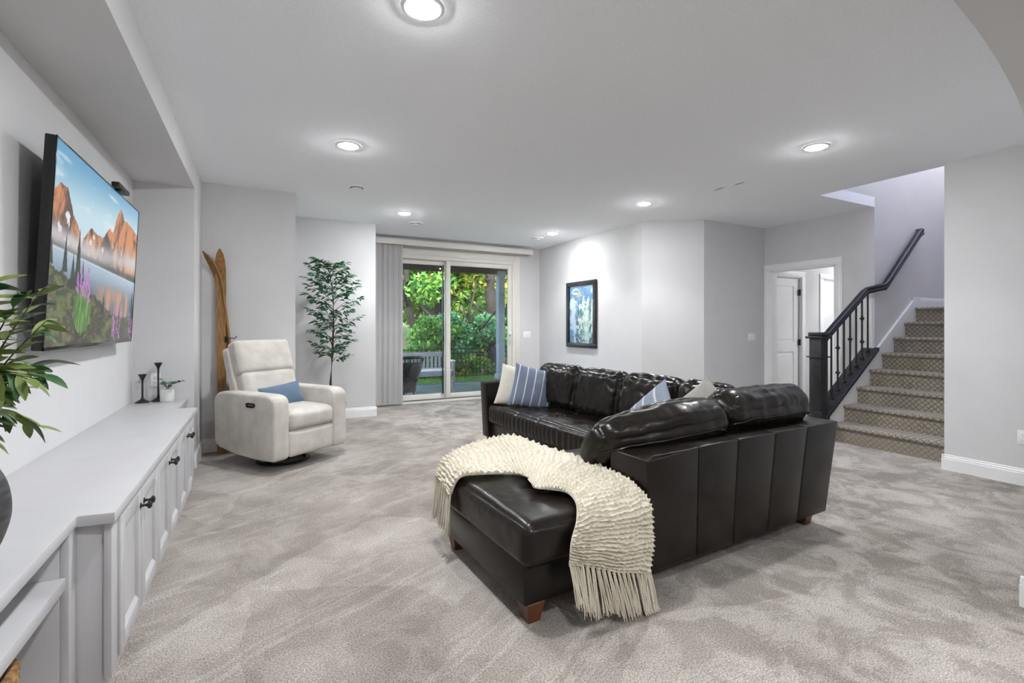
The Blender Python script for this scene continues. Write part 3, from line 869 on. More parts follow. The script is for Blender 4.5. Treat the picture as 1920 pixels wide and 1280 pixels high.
mb = MB(); mb.grid([[p - off for p in r_] for r_ in rows]); mb.grid([[p - off for p in r_] for r_ in under])
rim = [(0, j) for j in range(NV + 1)] + [(i, NV) for i in range(1, NU + 1)] + [(NU, j) for j in range(NV - 1, -1, -1)] + [(i, 0) for i in range(NU - 1, -1, -1)]
mb.grid([[rows[i][j] - off for i, j in rim], [under[i][j] - off for i, j in rim]])
bmesh.ops.remove_doubles(mb.bm, verts=mb.bm.verts[:], dist=1e-5)
bmesh.ops.recalc_face_normals(mb.bm, faces=mb.bm.faces[:])
mb.build('knit_body', M['yarn'], TH, smooth=80)
rnd = random.Random(4)
def tassel(p, length, out, nm='tassel'):
    mb = MB()
    for k in range(9):
        a = rnd.uniform(-.011, .011); l_ = length * rnd.uniform(.86, 1.06); o2 = rnd.uniform(-.014, .014)
        tgt = rnd.uniform(-.006, .006)
        pts = []
        for q in range(6):
            t = q / 5
            w = math.sin(t * 3.1) * .3 + t
            z = p.z - l_ * t
            x = p.x + out.x * t * length + (a * .35 + a * .9 * w) * -out.y * 1 + tgt + o2 * t
            y = p.y + out.y * t * length + a * .3 + .003 * math.sin(q + k)
            if z < .006: z = .006 + .002 * (k % 3); y += out.y * .01
            pts.append(Vector((x, y, z)) - off)
        mb.tube(pts, [.0032, .0030, .0028, .0027, .0026, .0016], 5)
    mb.tube([Vector((p.x, p.y, p.z + .008)) - off, Vector((p.x, p.y, p.z - .012)) - off], .007, 6)
    mb.build(nm, M['fringe'], TH, smooth=60)
for k in range(19):
    p = throw_pt(1.0, k / 18) + Vector((0, -.010, .004))
    tassel(p, .175 + .01 * math.sin(k), Vector((rnd.uniform(-.1, .1), -.30, 0)))
for k in range(11):
    p = throw_pt(0.0, k / 10) + Vector((-.010, 0, .004))
    tassel(p, .22, Vector((-.10, rnd.uniform(-.12, .05), 0)))

# ================================================================== RECLINER
RC = empty('recliner', (.101, 4.487, .043), R(35)); RC.scale = (.966, .966, .966); tag(RC, 'light grey upholstered power recliner with padded headrest', 'armchair')
FB = M['fabric']
prof = [(.012, .075), (.0, .13), (.0, .580), (.012, .612), (.04, .638), (.09, .652), (.64, .656), (.72, .640), (.765, .60), (.780, .55), (.765, .17), (.71, .125), (.50, .085), (.22, .068)]
for x0, x1, nm in ((0, .16, 'arm'), (.66, .82, 'arm')):
    MB().prism([(a * 1.128, b_) for a, b_ in prof], x0, x1, 'x', .028, 4).build(nm, FB, RC, smooth=60)
MB().soft((.41, .315, .405), (.250, .315, .088), .05, (.0, .022, .022), 22, .003, 5, seed=2).build('seat_cushion', FB, RC, smooth=80)
MB().soft((.41, .055, .200), (.250, .05, .118), .03, (.0, .014, .0), 14, .002, 5, seed=4).build('footrest', FB, RC, smooth=80)
mb = MB().tube([(.17, .010, .462), (.65, .010, .462)], .003, 6); mb.build('piping', FB, RC)
MB().box(.165, .655, .11, .78, .11, .31, .01).build('chassis', M['black'], RC)
lean = Matrix.Translation((.41, .615, .41)) @ Matrix.Rotation(R(-18), 4, 'X')
MB().soft((0, .045, .34), (.312, .055, .345), .030, (0, .015, .0), 14, .002, 4, mtx=lean, seed=6).build('back_shell', FB, RC, smooth=80)
MB().soft((0, -.055, .20), (.288, .070, .20), .045, (.0, .026, .008), 20, .004, 5, mtx=lean, seed=7).build('lumbar_cushion', FB, RC, smooth=80)
MB().soft((0, -.045, .555), (.298, .070, .165), .038, (.0, .028, .006), 24, .005, 6, mtx=lean, seed=9).build('headrest_cushion', FB, RC, smooth=80)
MB().lathe([(.205, 0), (.24, .004), (.24, .018), (.205, .022), (.205, 0)], 36, Matrix.Translation((.41, .42, -.0445)), cap=False).build('swivel_ring', M['black'], RC)
MB().tube([(.41, .42, -.035), (.41, .42, .13)], .06, 14).build('swivel_post', M['black'], RC)
MB().box(.19, .63, .40, .44, -.042, -.02, .004).build('ring_spoke', M['black'], RC)
cp = MB().box(-.006, .004, .255, .370, .535, .575, .018, 3).build('control_panel', M['glassy_black'], RC)
for k in range(4):
    MB().box(-.0085, -.004, .278 + k * .019, .290 + k * .019, .548, .562, .002).build('button', M['chrome'], cp)
pillow('lumbar_pillow', 'slate blue woven lumbar pillow resting on the grey recliner', M['bluefab'], .44, .13, (.101 + .966 * (.40 * math.cos(R(35)) - .42 * math.sin(R(35))), 4.487 + .966 * (.40 * math.sin(R(35)) + .42 * math.cos(R(35))), .605), (R(-22), R(-5), R(35)), None, 'pillow', h=.235)

# ================================================================== TV WALL: TV, BUILT-IN CABINETS, WORKTOP
CB = M['cab']
wt = MB().prism([(XT + .002, .862), (-.53, .862), (-.545, 2.10), (-.44, 2.085), (-.44, 4.50), (-.565, 4.50), (-.565, YN - .002), (XT + .002, YN - .002)], .588, .626, 'z', .004)
o = wt.build('worktop', CB); tag(o, 'long white worktop running along the built-in cabinets under the television', 'worktop')
def cabinet(y0, y1, label):
    t = empty('cabinet', (-.47, y0, 0)); tag(t, label, 'cabinet', 'white shaker cabinets under the worktop')
    L_ = y1 - y0 - .002
    MB().box(-.48, 0, .001, L_, .075, .586, .002).build('body', CB, t)
    MB().box(-.48, -.004, .001, L_, 0, .075).build('plinth', CB, t)
    dw = L_ / 2
    for k in range(2):
        a, b_ = k * dw + .003, (k + 1) * dw - .003
        d = empty('door'); d.parent = t
        f = MB(); z0, z1, w = .07, .573, .062
        f.box(.001, .022, a, a + w, z0, z1, .0015); f.box(.001, .022, b_ - w, b_, z0, z1, .0015)
        f.box(.001, .022, a + w, b_ - w, z0, z0 + w, .0015); f.box(.001, .022, a + w, b_ - w, z1 - w, z1, .0015)
        f.build('door_frame', CB, d)
        p = MB(); p.box(.001, .010, a + w, b_ - w, z0 + w, z1 - w)
        for (p0, p1, p2) in (((a + w), (b_ - w), 'h'),):
            p.prism([(.010, z0 + w), (.021, z0 + w), (.010, z0 + w + .018)], a + w, b_ - w, 'y')
        p.build('door_panel', CB, d)
        ky = b_ - .032 if k == 0 else a + .032
        kb = MB().lathe([(.001, 0), (.013, 0), (.013, .003), (.006, .006), (.005, .020), (.010, .026), (.016, .030), (.016, .036), (.010, .041), (.001, .042)], 16, Matrix.Translation((.021, ky, .505)) @ Matrix.Rotation(R(90), 4, 'Y'))
        kb.build('knob', M['black'], d)
    return t
cabinet(2.20, 2.92, 'white two-door cabinet closest to the open shelf unit, black knobs')
cabinet(2.92, 3.64, 'white two-door cabinet in the middle of the row, black knobs')
cabinet(3.64, 4.36, 'white two-door cabinet at the far end towards the recliner, black knobs')
e = empty('end_panel', (-.70, 4.43, 0)); tag(e, 'white filler panel closing the far end of the cabinet row', 'panel')
MB().box(-.25, .235, -.068, .068, 0, .586, .002).build('board', CB, e); MB().box(-.25, .12, .07, .665, 0, .586, .002).build('return_board', CB, e)
e = empty('open_shelf_unit', (-.70, 1.5, 0)); tag(e, 'white open shelf unit at the near end of the cabinets', 'shelf unit')
def eb(nm, x0, x1, y0, y1, z0, z1, bev=.002, m=CB): MB().box(x0 + .70, x1 + .70, y0 - 1.5, y1 - 1.5, z0, z1, bev).build(nm, m, e)
eb('side_panel', XT + .005, -.475, 2.135, 2.195, 0, .586)
eb('stile', -.575, -.552, 2.06, 2.13, 0, .586)
eb('corner_stile', -.478, -.456, 2.12, 2.198, .05, .586)
eb('inner_side', XT + .005, -.575, 2.06, 2.13, 0, .586)
eb('shelf_board', XT + .02, -.560, .87, 2.058, .405, .445)
eb('bottom_board', XT + .005, -.560, .87, 2.058, .0, .07)
eb('back_board', XT + .003, XT + .018, .87, 2.058, .07, .586)
for z in (.33, .355):
    mb = MB().tube([(.70 - .62, .557, z), (.70 - .62, .563, z)], .003, 8); mb.build('pin_hole', M['black'], e)

# wicker basket and a small gadget in the open unit
bk = empty('wicker_basket', (-.755, 1.68, .07)); tag(bk, 'braided seagrass basket on the lower shelf of the open unit', 'basket')
for k in range(9):
    z = .016 + k * .028
    hx, hy, r_ = .155, .20, .05
    pts = []
    for q in range(41):
        a = 2 * math.pi * q / 40
        cx, sy = math.cos(a), math.sin(a)
        pts.append((hx * math.copysign(abs(cx) ** .45, cx), hy * math.copysign(abs(sy) ** .45, sy), z + .004 * math.sin(q * 2.5 + k * 2)))
    MB().tube(pts, .0165, 7, cap=False).build('braid', M['seagrass'], bk)
MB().box(-.14, .14, -.185, .185, 0, .012).build('base', M['seagrass'], bk)
gd = empty('media_box', (-.66, 1.52, .445)); tag(gd, 'small black media box on the middle shelf of the open unit', 'device')
MB().box(-.07, .07, -.085, .085, 0, .035, .006).build('case', M['glassy_black'], gd); MB().box(.069, .0715, .055, .075, .012, .022, .001).build('indicator', M['olive'], gd)

# television: thin panel tipped a little forward on a wall bracket
TV = empty('television', (-.848, 3.70, 1.635)); TV.rotation_euler = (0, R(2.8), 0)
tag(TV, 'large flat television showing a mountain lake with wildflowers', 'television')
TW, THH = 1.655, .975
MB().box(-.030, .010, -TW / 2, TW / 2, -THH / 2, THH / 2, .006).build('housing', M['black'], TV)
MB().box(-.055, -.028, -TW * .38, TW * .38, -THH * .40, THH * .25, .012).build('rear_cover', M['black'], TV)
bz = MB()
for a in ((-TW / 2, TW / 2, THH / 2 - .007, THH / 2), (-TW / 2, TW / 2, -THH / 2, -THH / 2 + .016), (-TW / 2, -TW / 2 + .007, -THH / 2, THH / 2), (TW / 2 - .007, TW / 2, -THH / 2, THH / 2)):
    bz.box(.009, .0145, a[0], a[1], a[2], a[3], .001)
bz.build('bezel', M['glassy_black'], TV)
wm = MB(); wm.box(-.075, -.055, -.30, .30, -.22, .22, .004); wm.build('wall_bracket', M['black'], TV)
wc = empty('webcam_bar', (-.80, 3.93, 2.118)); tag(wc, 'small black camera bar clipped on top of the television', 'camera')
MB().box(-.02, .022, -.13, .13, 0.012, .042, .006).build('bar', M['black'], wc)
MB().box(-.02, .012, -.05, .05, 0, .014, .002).build('foot', M['black'], wc)
for y in (-.055, .0): MB().lathe([(.001, 0), (.009, 0), (.009, .004), (.001, .004)], 12, Matrix.Translation((.022, y, .027)) @ Matrix.Rotation(R(90), 4, 'Y')).build('camera_lens', M['chrome'], wc)

def fbm(x, y, oct=5, seed=0.0, gain=.5):
    """vectorised value noise"""
    rs = np.random.RandomState(int(seed * 13 + 7)); tot = np.zeros_like(x); amp = 1.0; nrm = 0
    for o in range(oct):
        T = rs.rand(64, 64)
        xi, yi = np.floor(x).astype(int), np.floor(y).astype(int); fx, fy = x - xi, y - yi
        fx = fx * fx * (3 - 2 * fx); fy = fy * fy * (3 - 2 * fy)
        g_ = lambda a, b_: T[a % 64, b_ % 64]
        tot += amp * ((g_(xi, yi) * (1 - fx) + g_(xi + 1, yi) * fx) * (1 - fy) + (g_(xi, yi + 1) * (1 - fx) + g_(xi + 1, yi + 1) * fx) * fy)
        nrm += amp; amp *= gain; x = x * 2; y = y * 2
    return tot / nrm
def sstep(a, b_, x):
    t = np.clip((x - a) / (b_ - a), 0, 1); return t * t * (3 - 2 * t)
def mixc(img, c_, k):
    k = np.clip(k, 0, 1)[..., None]
    return img * (1 - k) + np.array(c_, float) * k if np.ndim(c_) == 1 else img * (1 - k) + c_ * k
def print_mesh(name, img, m, parent, place):
    """img[row (top first), col] in sRGB 0..255 -> a flat grid carrying it as a colour attribute"""
    hh, ww = img.shape[:2]
    s, v = np.meshgrid(np.linspace(0, 1, ww), np.linspace(0, 1, hh))
    co = place(s.ravel(), v.ravel())
    idx = np.arange(hh * ww).reshape(hh, ww)
    f = np.stack([idx[:-1, :-1], idx[1:, :-1], idx[1:, 1:], idx[:-1, 1:]], -1).reshape(-1, 4)
    me = bpy.data.meshes.new(name); me.from_pydata(co.tolist(), [], f.tolist())
    a = np.clip(img.reshape(-1, 3) / 255, 0, 1)
    a = np.where(a <= .04045, a / 12.92, ((a + .055) / 1.055) ** 2.4)
    at = me.color_attributes.new('print', 'FLOAT_COLOR', 'POINT')
    at.data.foreach_set('color', np.c_[a, np.ones(len(a))].astype(np.float32).ravel())
    me.materials.append(m)
    o = bpy.data.objects.new(name, me); COL.objects.link(o); o.parent = parent
    return o
def tv_picture(ww=400, hh=240):
    s, v = np.meshgrid(np.linspace(0, 1, ww), np.linspace(0, 1, hh))
    img = np.zeros((hh, ww, 3))
    img[:] = np.array((96, 158, 196)) ; img = mixc(img, (196, 222, 232), sstep(.0, .34, v + .12 * s))
    img = mixc(img, (232, 240, 242), sstep(.60, .75, fbm(s * 5, v * 16, 4, 1)) * .5 * (v > .05))
    n1 = fbm(s * 9, s * 0 + .5, 6, 2, .6)
    ridge = np.interp(s[0], [0, .05, .10, .18, .26, .34, .42, .50, .56, .60, .66, .70, .76, .84, 1.0], [.26, .19, .21, .33, .42, .33, .335, .32, .25, .27, .14, .09, .14, .13, .19])[None, :] + (n1 - .5) * .09
    rock = fbm(s * 26 + v * 5, v * 7, 5, 3, .65)
    warm = mixc(np.tile(np.array((86., 62., 54.)), (hh, ww, 1)), (212, 138, 84), sstep(.40, .66, rock + .10 * s))
    warm = mixc(warm, (60, 56, 62), sstep(.55, .75, fbm(s * 15 - v * 9, v * 10, 5, 9)) * .9)
    warm = mixc(warm, (236, 232, 232), sstep(.70, .73, fbm(s * 16, v * 12, 4, 4)) * sstep(.24, .34, v) * (s < .62))
    img = mixc(img, warm, (v > ridge) * 1.0)
    low = mixc(np.tile(np.array((52., 62., 62.)), (hh, ww, 1)), (150, 96, 72), sstep(.45, .7, rock) * sstep(.5, 1, s))
    img = mixc(img, low, sstep(.47, .50, v - .03 * s))
    mist = np.exp(-((v - .445 - .02 * np.sin(s * 5)) / (.055 + .02 * s)) ** 2) * (.55 + .6 * fbm(s * 4, v * 9, 4, 5))
    img = mixc(img, (206, 206, 212), mist)
    lake0 = .51 + .055 * s
    lake = mixc(np.tile(np.array((168., 188., 204.)), (hh, ww, 1)), (92, 112, 128), sstep(.0, .2, v - lake0))
    lake = mixc(lake, (206, 146, 112), sstep(.40, .62, fbm(s * 22, v * 3, 4, 6)) * sstep(.35, .6, s) * sstep(.06, .15, v - lake0) * .85)
    img = mixc(img, lake, (v > lake0) * 1.0)
    img = mixc(img, (226, 232, 238), np.exp(-((v - lake0) / .006) ** 2) * .7)
    mead0 = np.interp(s[0], [0, .1, .25, .4, .55, .7, .85, 1], [.60, .63, .68, .70, .78, .82, .84, .80])[None, :] + (fbm(s * 40, s * 0 + 3, 3, 7) - .5) * .05
    gr = mixc(np.tile(np.array((42., 58., 30.)), (hh, ww, 1)), (98, 112, 56), sstep(.35, .7, fbm(s * 34, v * 30, 4, 8)))
    gr = mixc(gr, (44, 50, 28), sstep(.5, .68, fbm(s * 9, v * 9, 4, 11)) * sstep(.65, 1, v))
    gr = mixc(gr, (150, 96, 120), sstep(.68, .74, fbm(s * 90, v * 60, 2, 12)) * .8)
    img = mixc(img, gr, (v > mead0) * 1.0)
    for cx, top, bot, wd_ in ((.235, .36, .70, .040), (.12, .42, .62, .022), (.19, .50, .70, .026), (.285, .52, .72, .020), (.01, .47, .60, .02), (.53, .68, .82, .022), (.97, .62, .9, .05), (.77, .70, .86, .012)):
        t = (v - top) / (bot - top)
        wv = wd_ * np.clip(t, 0, 1) * (.65 + .55 * fbm(s * 3 + cx * 50, v * 46, 2, 13))
        img = mixc(img, (26, 46, 34), ((np.abs(s - cx) < wv) & (t > 0) & (t < 1)) * .95)
    bush = mixc(np.tile(np.array((60., 112., 48.)), (hh, ww, 1)), (116, 164, 74), sstep(.4, .6, fbm(s * 120 + v * 10, v * 9, 3, 14)))
    img = mixc(img, bush, ((np.abs(s - .30) < .085 * np.sqrt(np.clip((1 - ((v - .81) / .13) ** 2), 0, 1))) & (v > .68)) * .92)
    rs = np.random.RandomState(5)
    for cx, t0, t1 in ((.24, .60, .72), (.275, .56, .70), (.30, .64, .73), (.33, .60, .74), (.36, .66, .76), (.345, .56, .66), (.68, .80, .97), (.74, .74, .95), (.78, .78, .98), (.70, .86, .99), (.95, .80, .98), (.99, .84, 1.0)):
        for k in range(46):
            t = rs.rand(); y0 = t0 + (t1 - t0) * t; x0 = cx + rs.randn() * .006 * (.4 + t)
            img = mixc(img, (168 + rs.randint(40), 96 + rs.randint(40), 178 + rs.randint(40)), np.exp(-((s - x0) / .004) ** 2 - ((v - y0) / .007) ** 2) * .9)
    return img
print_mesh('screen', tv_picture(), painted('tv_picture', .37, .25), TV,
           lambda s, v: np.c_[np.full_like(s, .0115), -TW / 2 + .007 + s * (TW - .014), THH / 2 - .007 - v * (THH - .023)])

# candle holders, potted sprig, vase of olive branches on the worktop
def candle(x, y, h, label):
    t = empty('candle_holder', (x, y, .626)); tag(t, label, 'candle holder', 'black candle holders')
    MB().lathe([(.001, 0), (.052, 0), (.050, .006), (.034, .016), (.016, .026), (.0085, .040)], 28).build('foot', M['black'], t)
    MB().lathe([(.0085, .038), (.007, .06), (.007, h - .06), (.0085, h - .048)], 20).build('stem', M['black'], t)
    MB().lathe([(.0085, h - .05), (.013, h - .036), (.030, h - .002), (.030, h), (.024, h), (.010, h - .03), (.001, h - .03)], 28).build('cup', M['black'], t)
candle(-.870, 4.98, .235, 'shorter black flared candle holder standing alone beside the white pot')
candle(-.770, 5.03, .325, 'taller black flared candle holder partly hidden by the white pot')
def leaf_mesh(name, l_, w, m, fold=.25, curl=.15):
    me = bpy.data.meshes.new(name)
    co, fa = [], []
    n = 6
    for i in range(n + 1):
        t = i / n; ww = w / 2 * math.sin(math.pi * min(1, t * .97 + .015)) ** .8
        z = -curl * l_ * t * t
        co += [(t * l_, -ww, z + fold * ww), (t * l_, 0, z), (t * l_, ww, z + fold * ww)]
    for i in range(n):
        for k in range(2): fa.append((i * 3 + k, (i + 1) * 3 + k, (i + 1) * 3 + k + 1, i * 3 + k + 1))
    me.from_pydata(co, [], fa); me.materials.append(m)
    for p in me.polygons: p.use_smooth = True
    return me
def put_leaf(me, parent, p, d, roll, s=1.0, name='leaf'):
    o = bpy.data.objects.new(name, me); COL.objects.link(o); o.parent = parent
    q = Vector(d).to_track_quat('X', 'Z') @ Matrix.Rotation(roll, 3, 'X').to_quaternion()
    o.rotation_mode = 'QUATERNION'; o.rotation_quaternion = q; o.location = p; o.scale = (s, s, s)
    return o
sp = empty('potted_sprig', (-.700, 4.97, .626)); tag(sp, 'small white ceramic pot with a trailing green sprig on the worktop', 'potted plant')
MB().lathe([(.001, .0), (.046, 0), (.050, .006), (.051, .085), (.046, .100), (.030, .108), (.027, .108), (.026, .095), (.001, .095)], 32).build('pot', M['ceramic'], sp)
sm = leaf_mesh('sprig_leaf', .044, .032, M['leaf'], .15, .2)
rnd = random.Random(12)
for k in range(7):
    az = -.9 + k * 1.03 + rnd.uniform(-.2, .2); reach = .12 if k in (0, 6) else rnd.uniform(.035, .07)
    if k == 1: reach = .11
    pts = [Vector((0, 0, .10)), Vector((math.cos(az) * reach * .5, math.sin(az) * reach * .5, .135 + rnd.uniform(0, .03))), Vector((math.cos(az) * reach, math.sin(az) * reach, .14 + rnd.uniform(0, .05)))]
    MB().tube(pts, .0016, 5).build('stem', M['thinbark'], sp)
    for j in range(5):
        t = .35 + .65 * j / 4; p = pts[0].lerp(pts[1], t * 2) if t < .5 else pts[1].lerp(pts[2], t * 2 - 1)
        a2 = az + (1 if j % 2 else -1) * rnd.uniform(.4, 1.3)
        put_leaf(sm, sp, p, (math.cos(a2), math.sin(a2), rnd.uniform(-.1, .5)), rnd.uniform(-.6, .6), rnd.uniform(.8, 1.15))
vs_ = empty('olive_branch_vase', (-.694, 1.71, .626)); tag(vs_, 'charcoal ribbed vase of olive branches at the near end of the worktop', 'vase')
MB().lathe([(.001, 0), (.050, 0)] + [(q.x, q.y) for q in [spl([Vector(p) for p in ((.060, .004, 0), (.092, .055, 0), (.112, .115, 0), (.117, .165, 0), (.108, .225, 0), (.082, .285, 0), (.058, .325, 0), (.052, .345, 0), (.058, .362, 0))], k / 24) for k in range(25)]] + [(.050, .362), (.046, .345), (.001, .33)], 64).build('vessel', M['vase'], vs_)
ol = [leaf_mesh('olive_leaf_a', .085, .027, M['olive'], .2, .25), leaf_mesh('olive_leaf_b', .078, .027, M['olive2'], .2, .35), leaf_mesh('olive_leaf_c', .090, .029, M['olive'], .3, .1)]
rnd = random.Random(21)
for k in range(16):
    az = -1.1 + k * .25 + rnd.uniform(-.15, .15)
    reach = rnd.uniform(.10, .20); hgt = rnd.uniform(.16, .42)
    p0 = Vector((0, 0, .33)); p2 = Vector((math.cos(az) * reach, math.sin(az) * reach, .36 + hgt)); p1 = (p0 + p2) / 2 + Vector((0, 0, .05))
    if k in (3, 6, 9, 11): p2.z -= .20; p2.x += .05
    P = [p0 * (1 - t) ** 2 + p1 * 2 * t * (1 - t) + p2 * t * t for t in [q / 8 for q in range(9)]]
    MB().tube(P, [.0035 - .0003 * q for q in range(9)], 6).build('branch', M['thinbark'], vs_)
    for j in range(15):
        t = .30 + .70 * j / 14; q = p0 * (1 - t) ** 2 + p1 * 2 * t * (1 - t) + p2 * t * t
        tg = (p2 - p1).normalized()
        sd = Vector((-math.sin(az), math.cos(az), 0)) * (1 if j % 2 else -1)
        d = tg * rnd.uniform(.25, .8) + sd * rnd.uniform(.5, 1) + Vector((.25, .1, rnd.uniform(-.5, .35)))
        put_leaf(ol[rnd.randrange(3)], vs_, q, d, rnd.uniform(-.7, .7), rnd.uniform(.75, 1.15))

# ================================================================== SKIS, TREE, BLINDS, POSTER
def ski(loc, rot, label, binding):
    t = empty('wooden_ski', loc); t.rotation_euler = (Matrix.Rotation(rot[1], 3, 'Y') @ Matrix.Rotation(rot[0], 3, 'X') @ Matrix.Rotation(rot[2], 3, 'Z')).to_euler(); tag(t, label, 'ski', 'antique wooden skis')
    n = 44; L_ = 2.02; rows = []
    for i in range(n + 1):
        z = L_ * i / n; k = z / L_
        w = .043 - .006 * math.sin(math.pi * min(1, k / .9)) + .004 * k
        if k > .90: w *= max(.10, math.sqrt(max(0, 1 - ((k - .90) / .10) ** 2)))
        y = -.125 * max(0, (k - .82) / .18) ** 2
        th = .011 if k < .85 else .007
        x_ = w
        rows.append([(-x_, y - th, z), (x_, y - th, z), (x_, y + th, z), (-x_, y + th, z), (-x_, y - th, z)])
    mb = MB(); mb.grid(rows); bmesh.ops.remove_doubles(mb.bm, verts=mb.bm.verts[:], dist=1e-5)
    bmesh.ops.holes_fill(mb.bm, edges=mb.bm.edges[:], sides=6); bmesh.ops.recalc_face_normals(mb.bm, faces=mb.bm.faces[:])
    mb.build('blade', M['skiwood'], t, smooth=30)
    bd = MB(); bd.box(.030, .050, -.020, -.010, binding - .03, binding + .03, .002); bd.box(.044, .050, -.045, -.01, binding - .02, binding + .03, .001)
    bd.tube([(.05, -.045, binding), (.075, -.05, binding + .012), (.12, -.05, binding + .008), (.135, -.045, binding + .03)], .005, 6)
    bd.build('binding', M['black'], t)
    return t
ski((-.335, 5.565, 0), (R(-3.0), R(-.6), R(0)), 'flat-facing antique wooden ski standing in the corner behind the recliner', 1.13)
ski((-.168, 5.655, 0), (R(0), R(-6.6), R(-52)), 'tilted antique wooden ski with its curled tip nearest the niche', .45)

FT = empty('artificial_tree', (.80, 6.42, 0)); tag(FT, 'slender green leafy tree in the corner behind the recliner', 'tree')
MB().lathe([(.001, 0), (.13, 0), (.15, .05), (.16, .27), (.165, .30), (.15, .30), (.14, .26), (.001, .26)], 28).build('planter', M['seagrass'], FT)
rnd = random.Random(8)
trunk = [Vector((0, 0, .2)), Vector((-.02, .01, .55)), Vector((.0, 0, .9)), Vector((.015, 0, 1.3)), Vector((.01, .02, 1.7)), Vector((-.06, .0, 2.05))]
MB().tube(trunk, [.017, .015, .013, .010, .007, .004], 8).build('trunk', M['thinbark'], FT)
fl = [leaf_mesh('tree_leaf_a', .088, .032, M['leaf'], .2, .2), leaf_mesh('tree_leaf_b', .076, .028, M['leaf'], .25, .3)]
spots = []
for k in range(44):
    z0 = .85 + 1.17 * (k / 43) ** .95
    tt = (z0 - .2) / 1.85 * 5; i = min(4, int(tt)); p0 = trunk[i].lerp(trunk[i + 1], tt - i)
    az = k * 2.4 + rnd.uniform(-.3, .3)
    ln = (.05 + .25 * math.sin(math.pi * min(1, max(.05, (z0 - .76) / 1.38))) ** .9) * rnd.uniform(.75, 1.1)
    d = Vector((math.cos(az), math.sin(az) * .72, .62)).normalized()
    p2 = p0 + d * ln; p1 = p0 + d * ln * .5 + Vector((0, 0, .03))
    MB().tube([p0, p1, p2], [.0045, .003, .0015], 5).build('branch', M['thinbark'], FT)
    for tw in range(4):
        t = .35 + .22 * tw; q0 = p0.lerp(p2, t)
        a2 = az + (1 if tw % 2 else -1) * rnd.uniform(.5, 1.0) if tw < 3 else az
        d2 = Vector((math.cos(a2), math.sin(a2) * .8, .25)).normalized(); l2 = rnd.uniform(.07, .12)
        for j in range(6):
            q = q0 + d2 * l2 * (j + 1) / 6
            a3 = a2 + (1 if j % 2 else -1) * rnd.uniform(.5, 1.1)
            spots.append((q, Vector((math.cos(a3), math.sin(a3), rnd.uniform(-.35, .5))), rnd.uniform(-.7, .7), rnd.uniform(.75, 1.2)))
rnd.shuffle(spots)
for q, d, ro, s in spots[:300]: put_leaf(fl[rnd.randrange(2)], FT, q, d, ro, s)
mb = MB()
for q, d, ro, s in spots[300:]:
    b2 = bmesh.new(); b2.from_mesh(fl[rnd.randrange(2)])
    qq = Vector(d).to_track_quat('X', 'Z') @ Matrix.Rotation(ro, 3, 'X').to_quaternion()
    mb.merge(b2, Matrix.Translation(q) @ qq.to_matrix().to_4x4() @ Matrix.Scale(s, 4))
fo = mb.build('small_leaves', M['leaf'], FT, smooth=80); fo['kind'] = 'stuff'

bl = empty('vertical_blinds', (1.78, 7.66, 0)); tag(bl, 'stacked grey vertical blinds under a white valance at the sliding door', 'blinds')
va = MB(); va.box(-.20, 2.60, -.075, -.055, 2.555, 2.645, .003); va.box(2.58, 2.60, -.055, .09, 2.555, 2.645, .003); va.box(-.20, 2.6, -.055, .09, 2.632, 2.645, .002)
va.build('valance', M['vinyl'], bl)
MB().box(-.19, 2.55, -.01, .03, 2.585, 2.625, .003).build('head_rail', M['plastic'], bl)
vane = None
for k in range(15):
    if vane is None:
        pr = []
        for q in range(7):
            u = q / 6 * 2 - 1; pr.append((u * .044, .006 * (1 - u * u)))
        prr = pr + [(a, b_ - .0014) for a, b_ in reversed(pr)]
        vane = MB().prism(prr, .025, 2.585, 'z').build('vane', M['blind'], bl, smooth=40, loc=(-.17, 0, 0), rot=(0, 0, R(-38)))
    else:
        instance(vane, 'vane', bl, (-.17 + k * .0262, .004 * (k % 3), 0), (0, 0, R(-38 + 16 * math.sin(k * 1.9))))

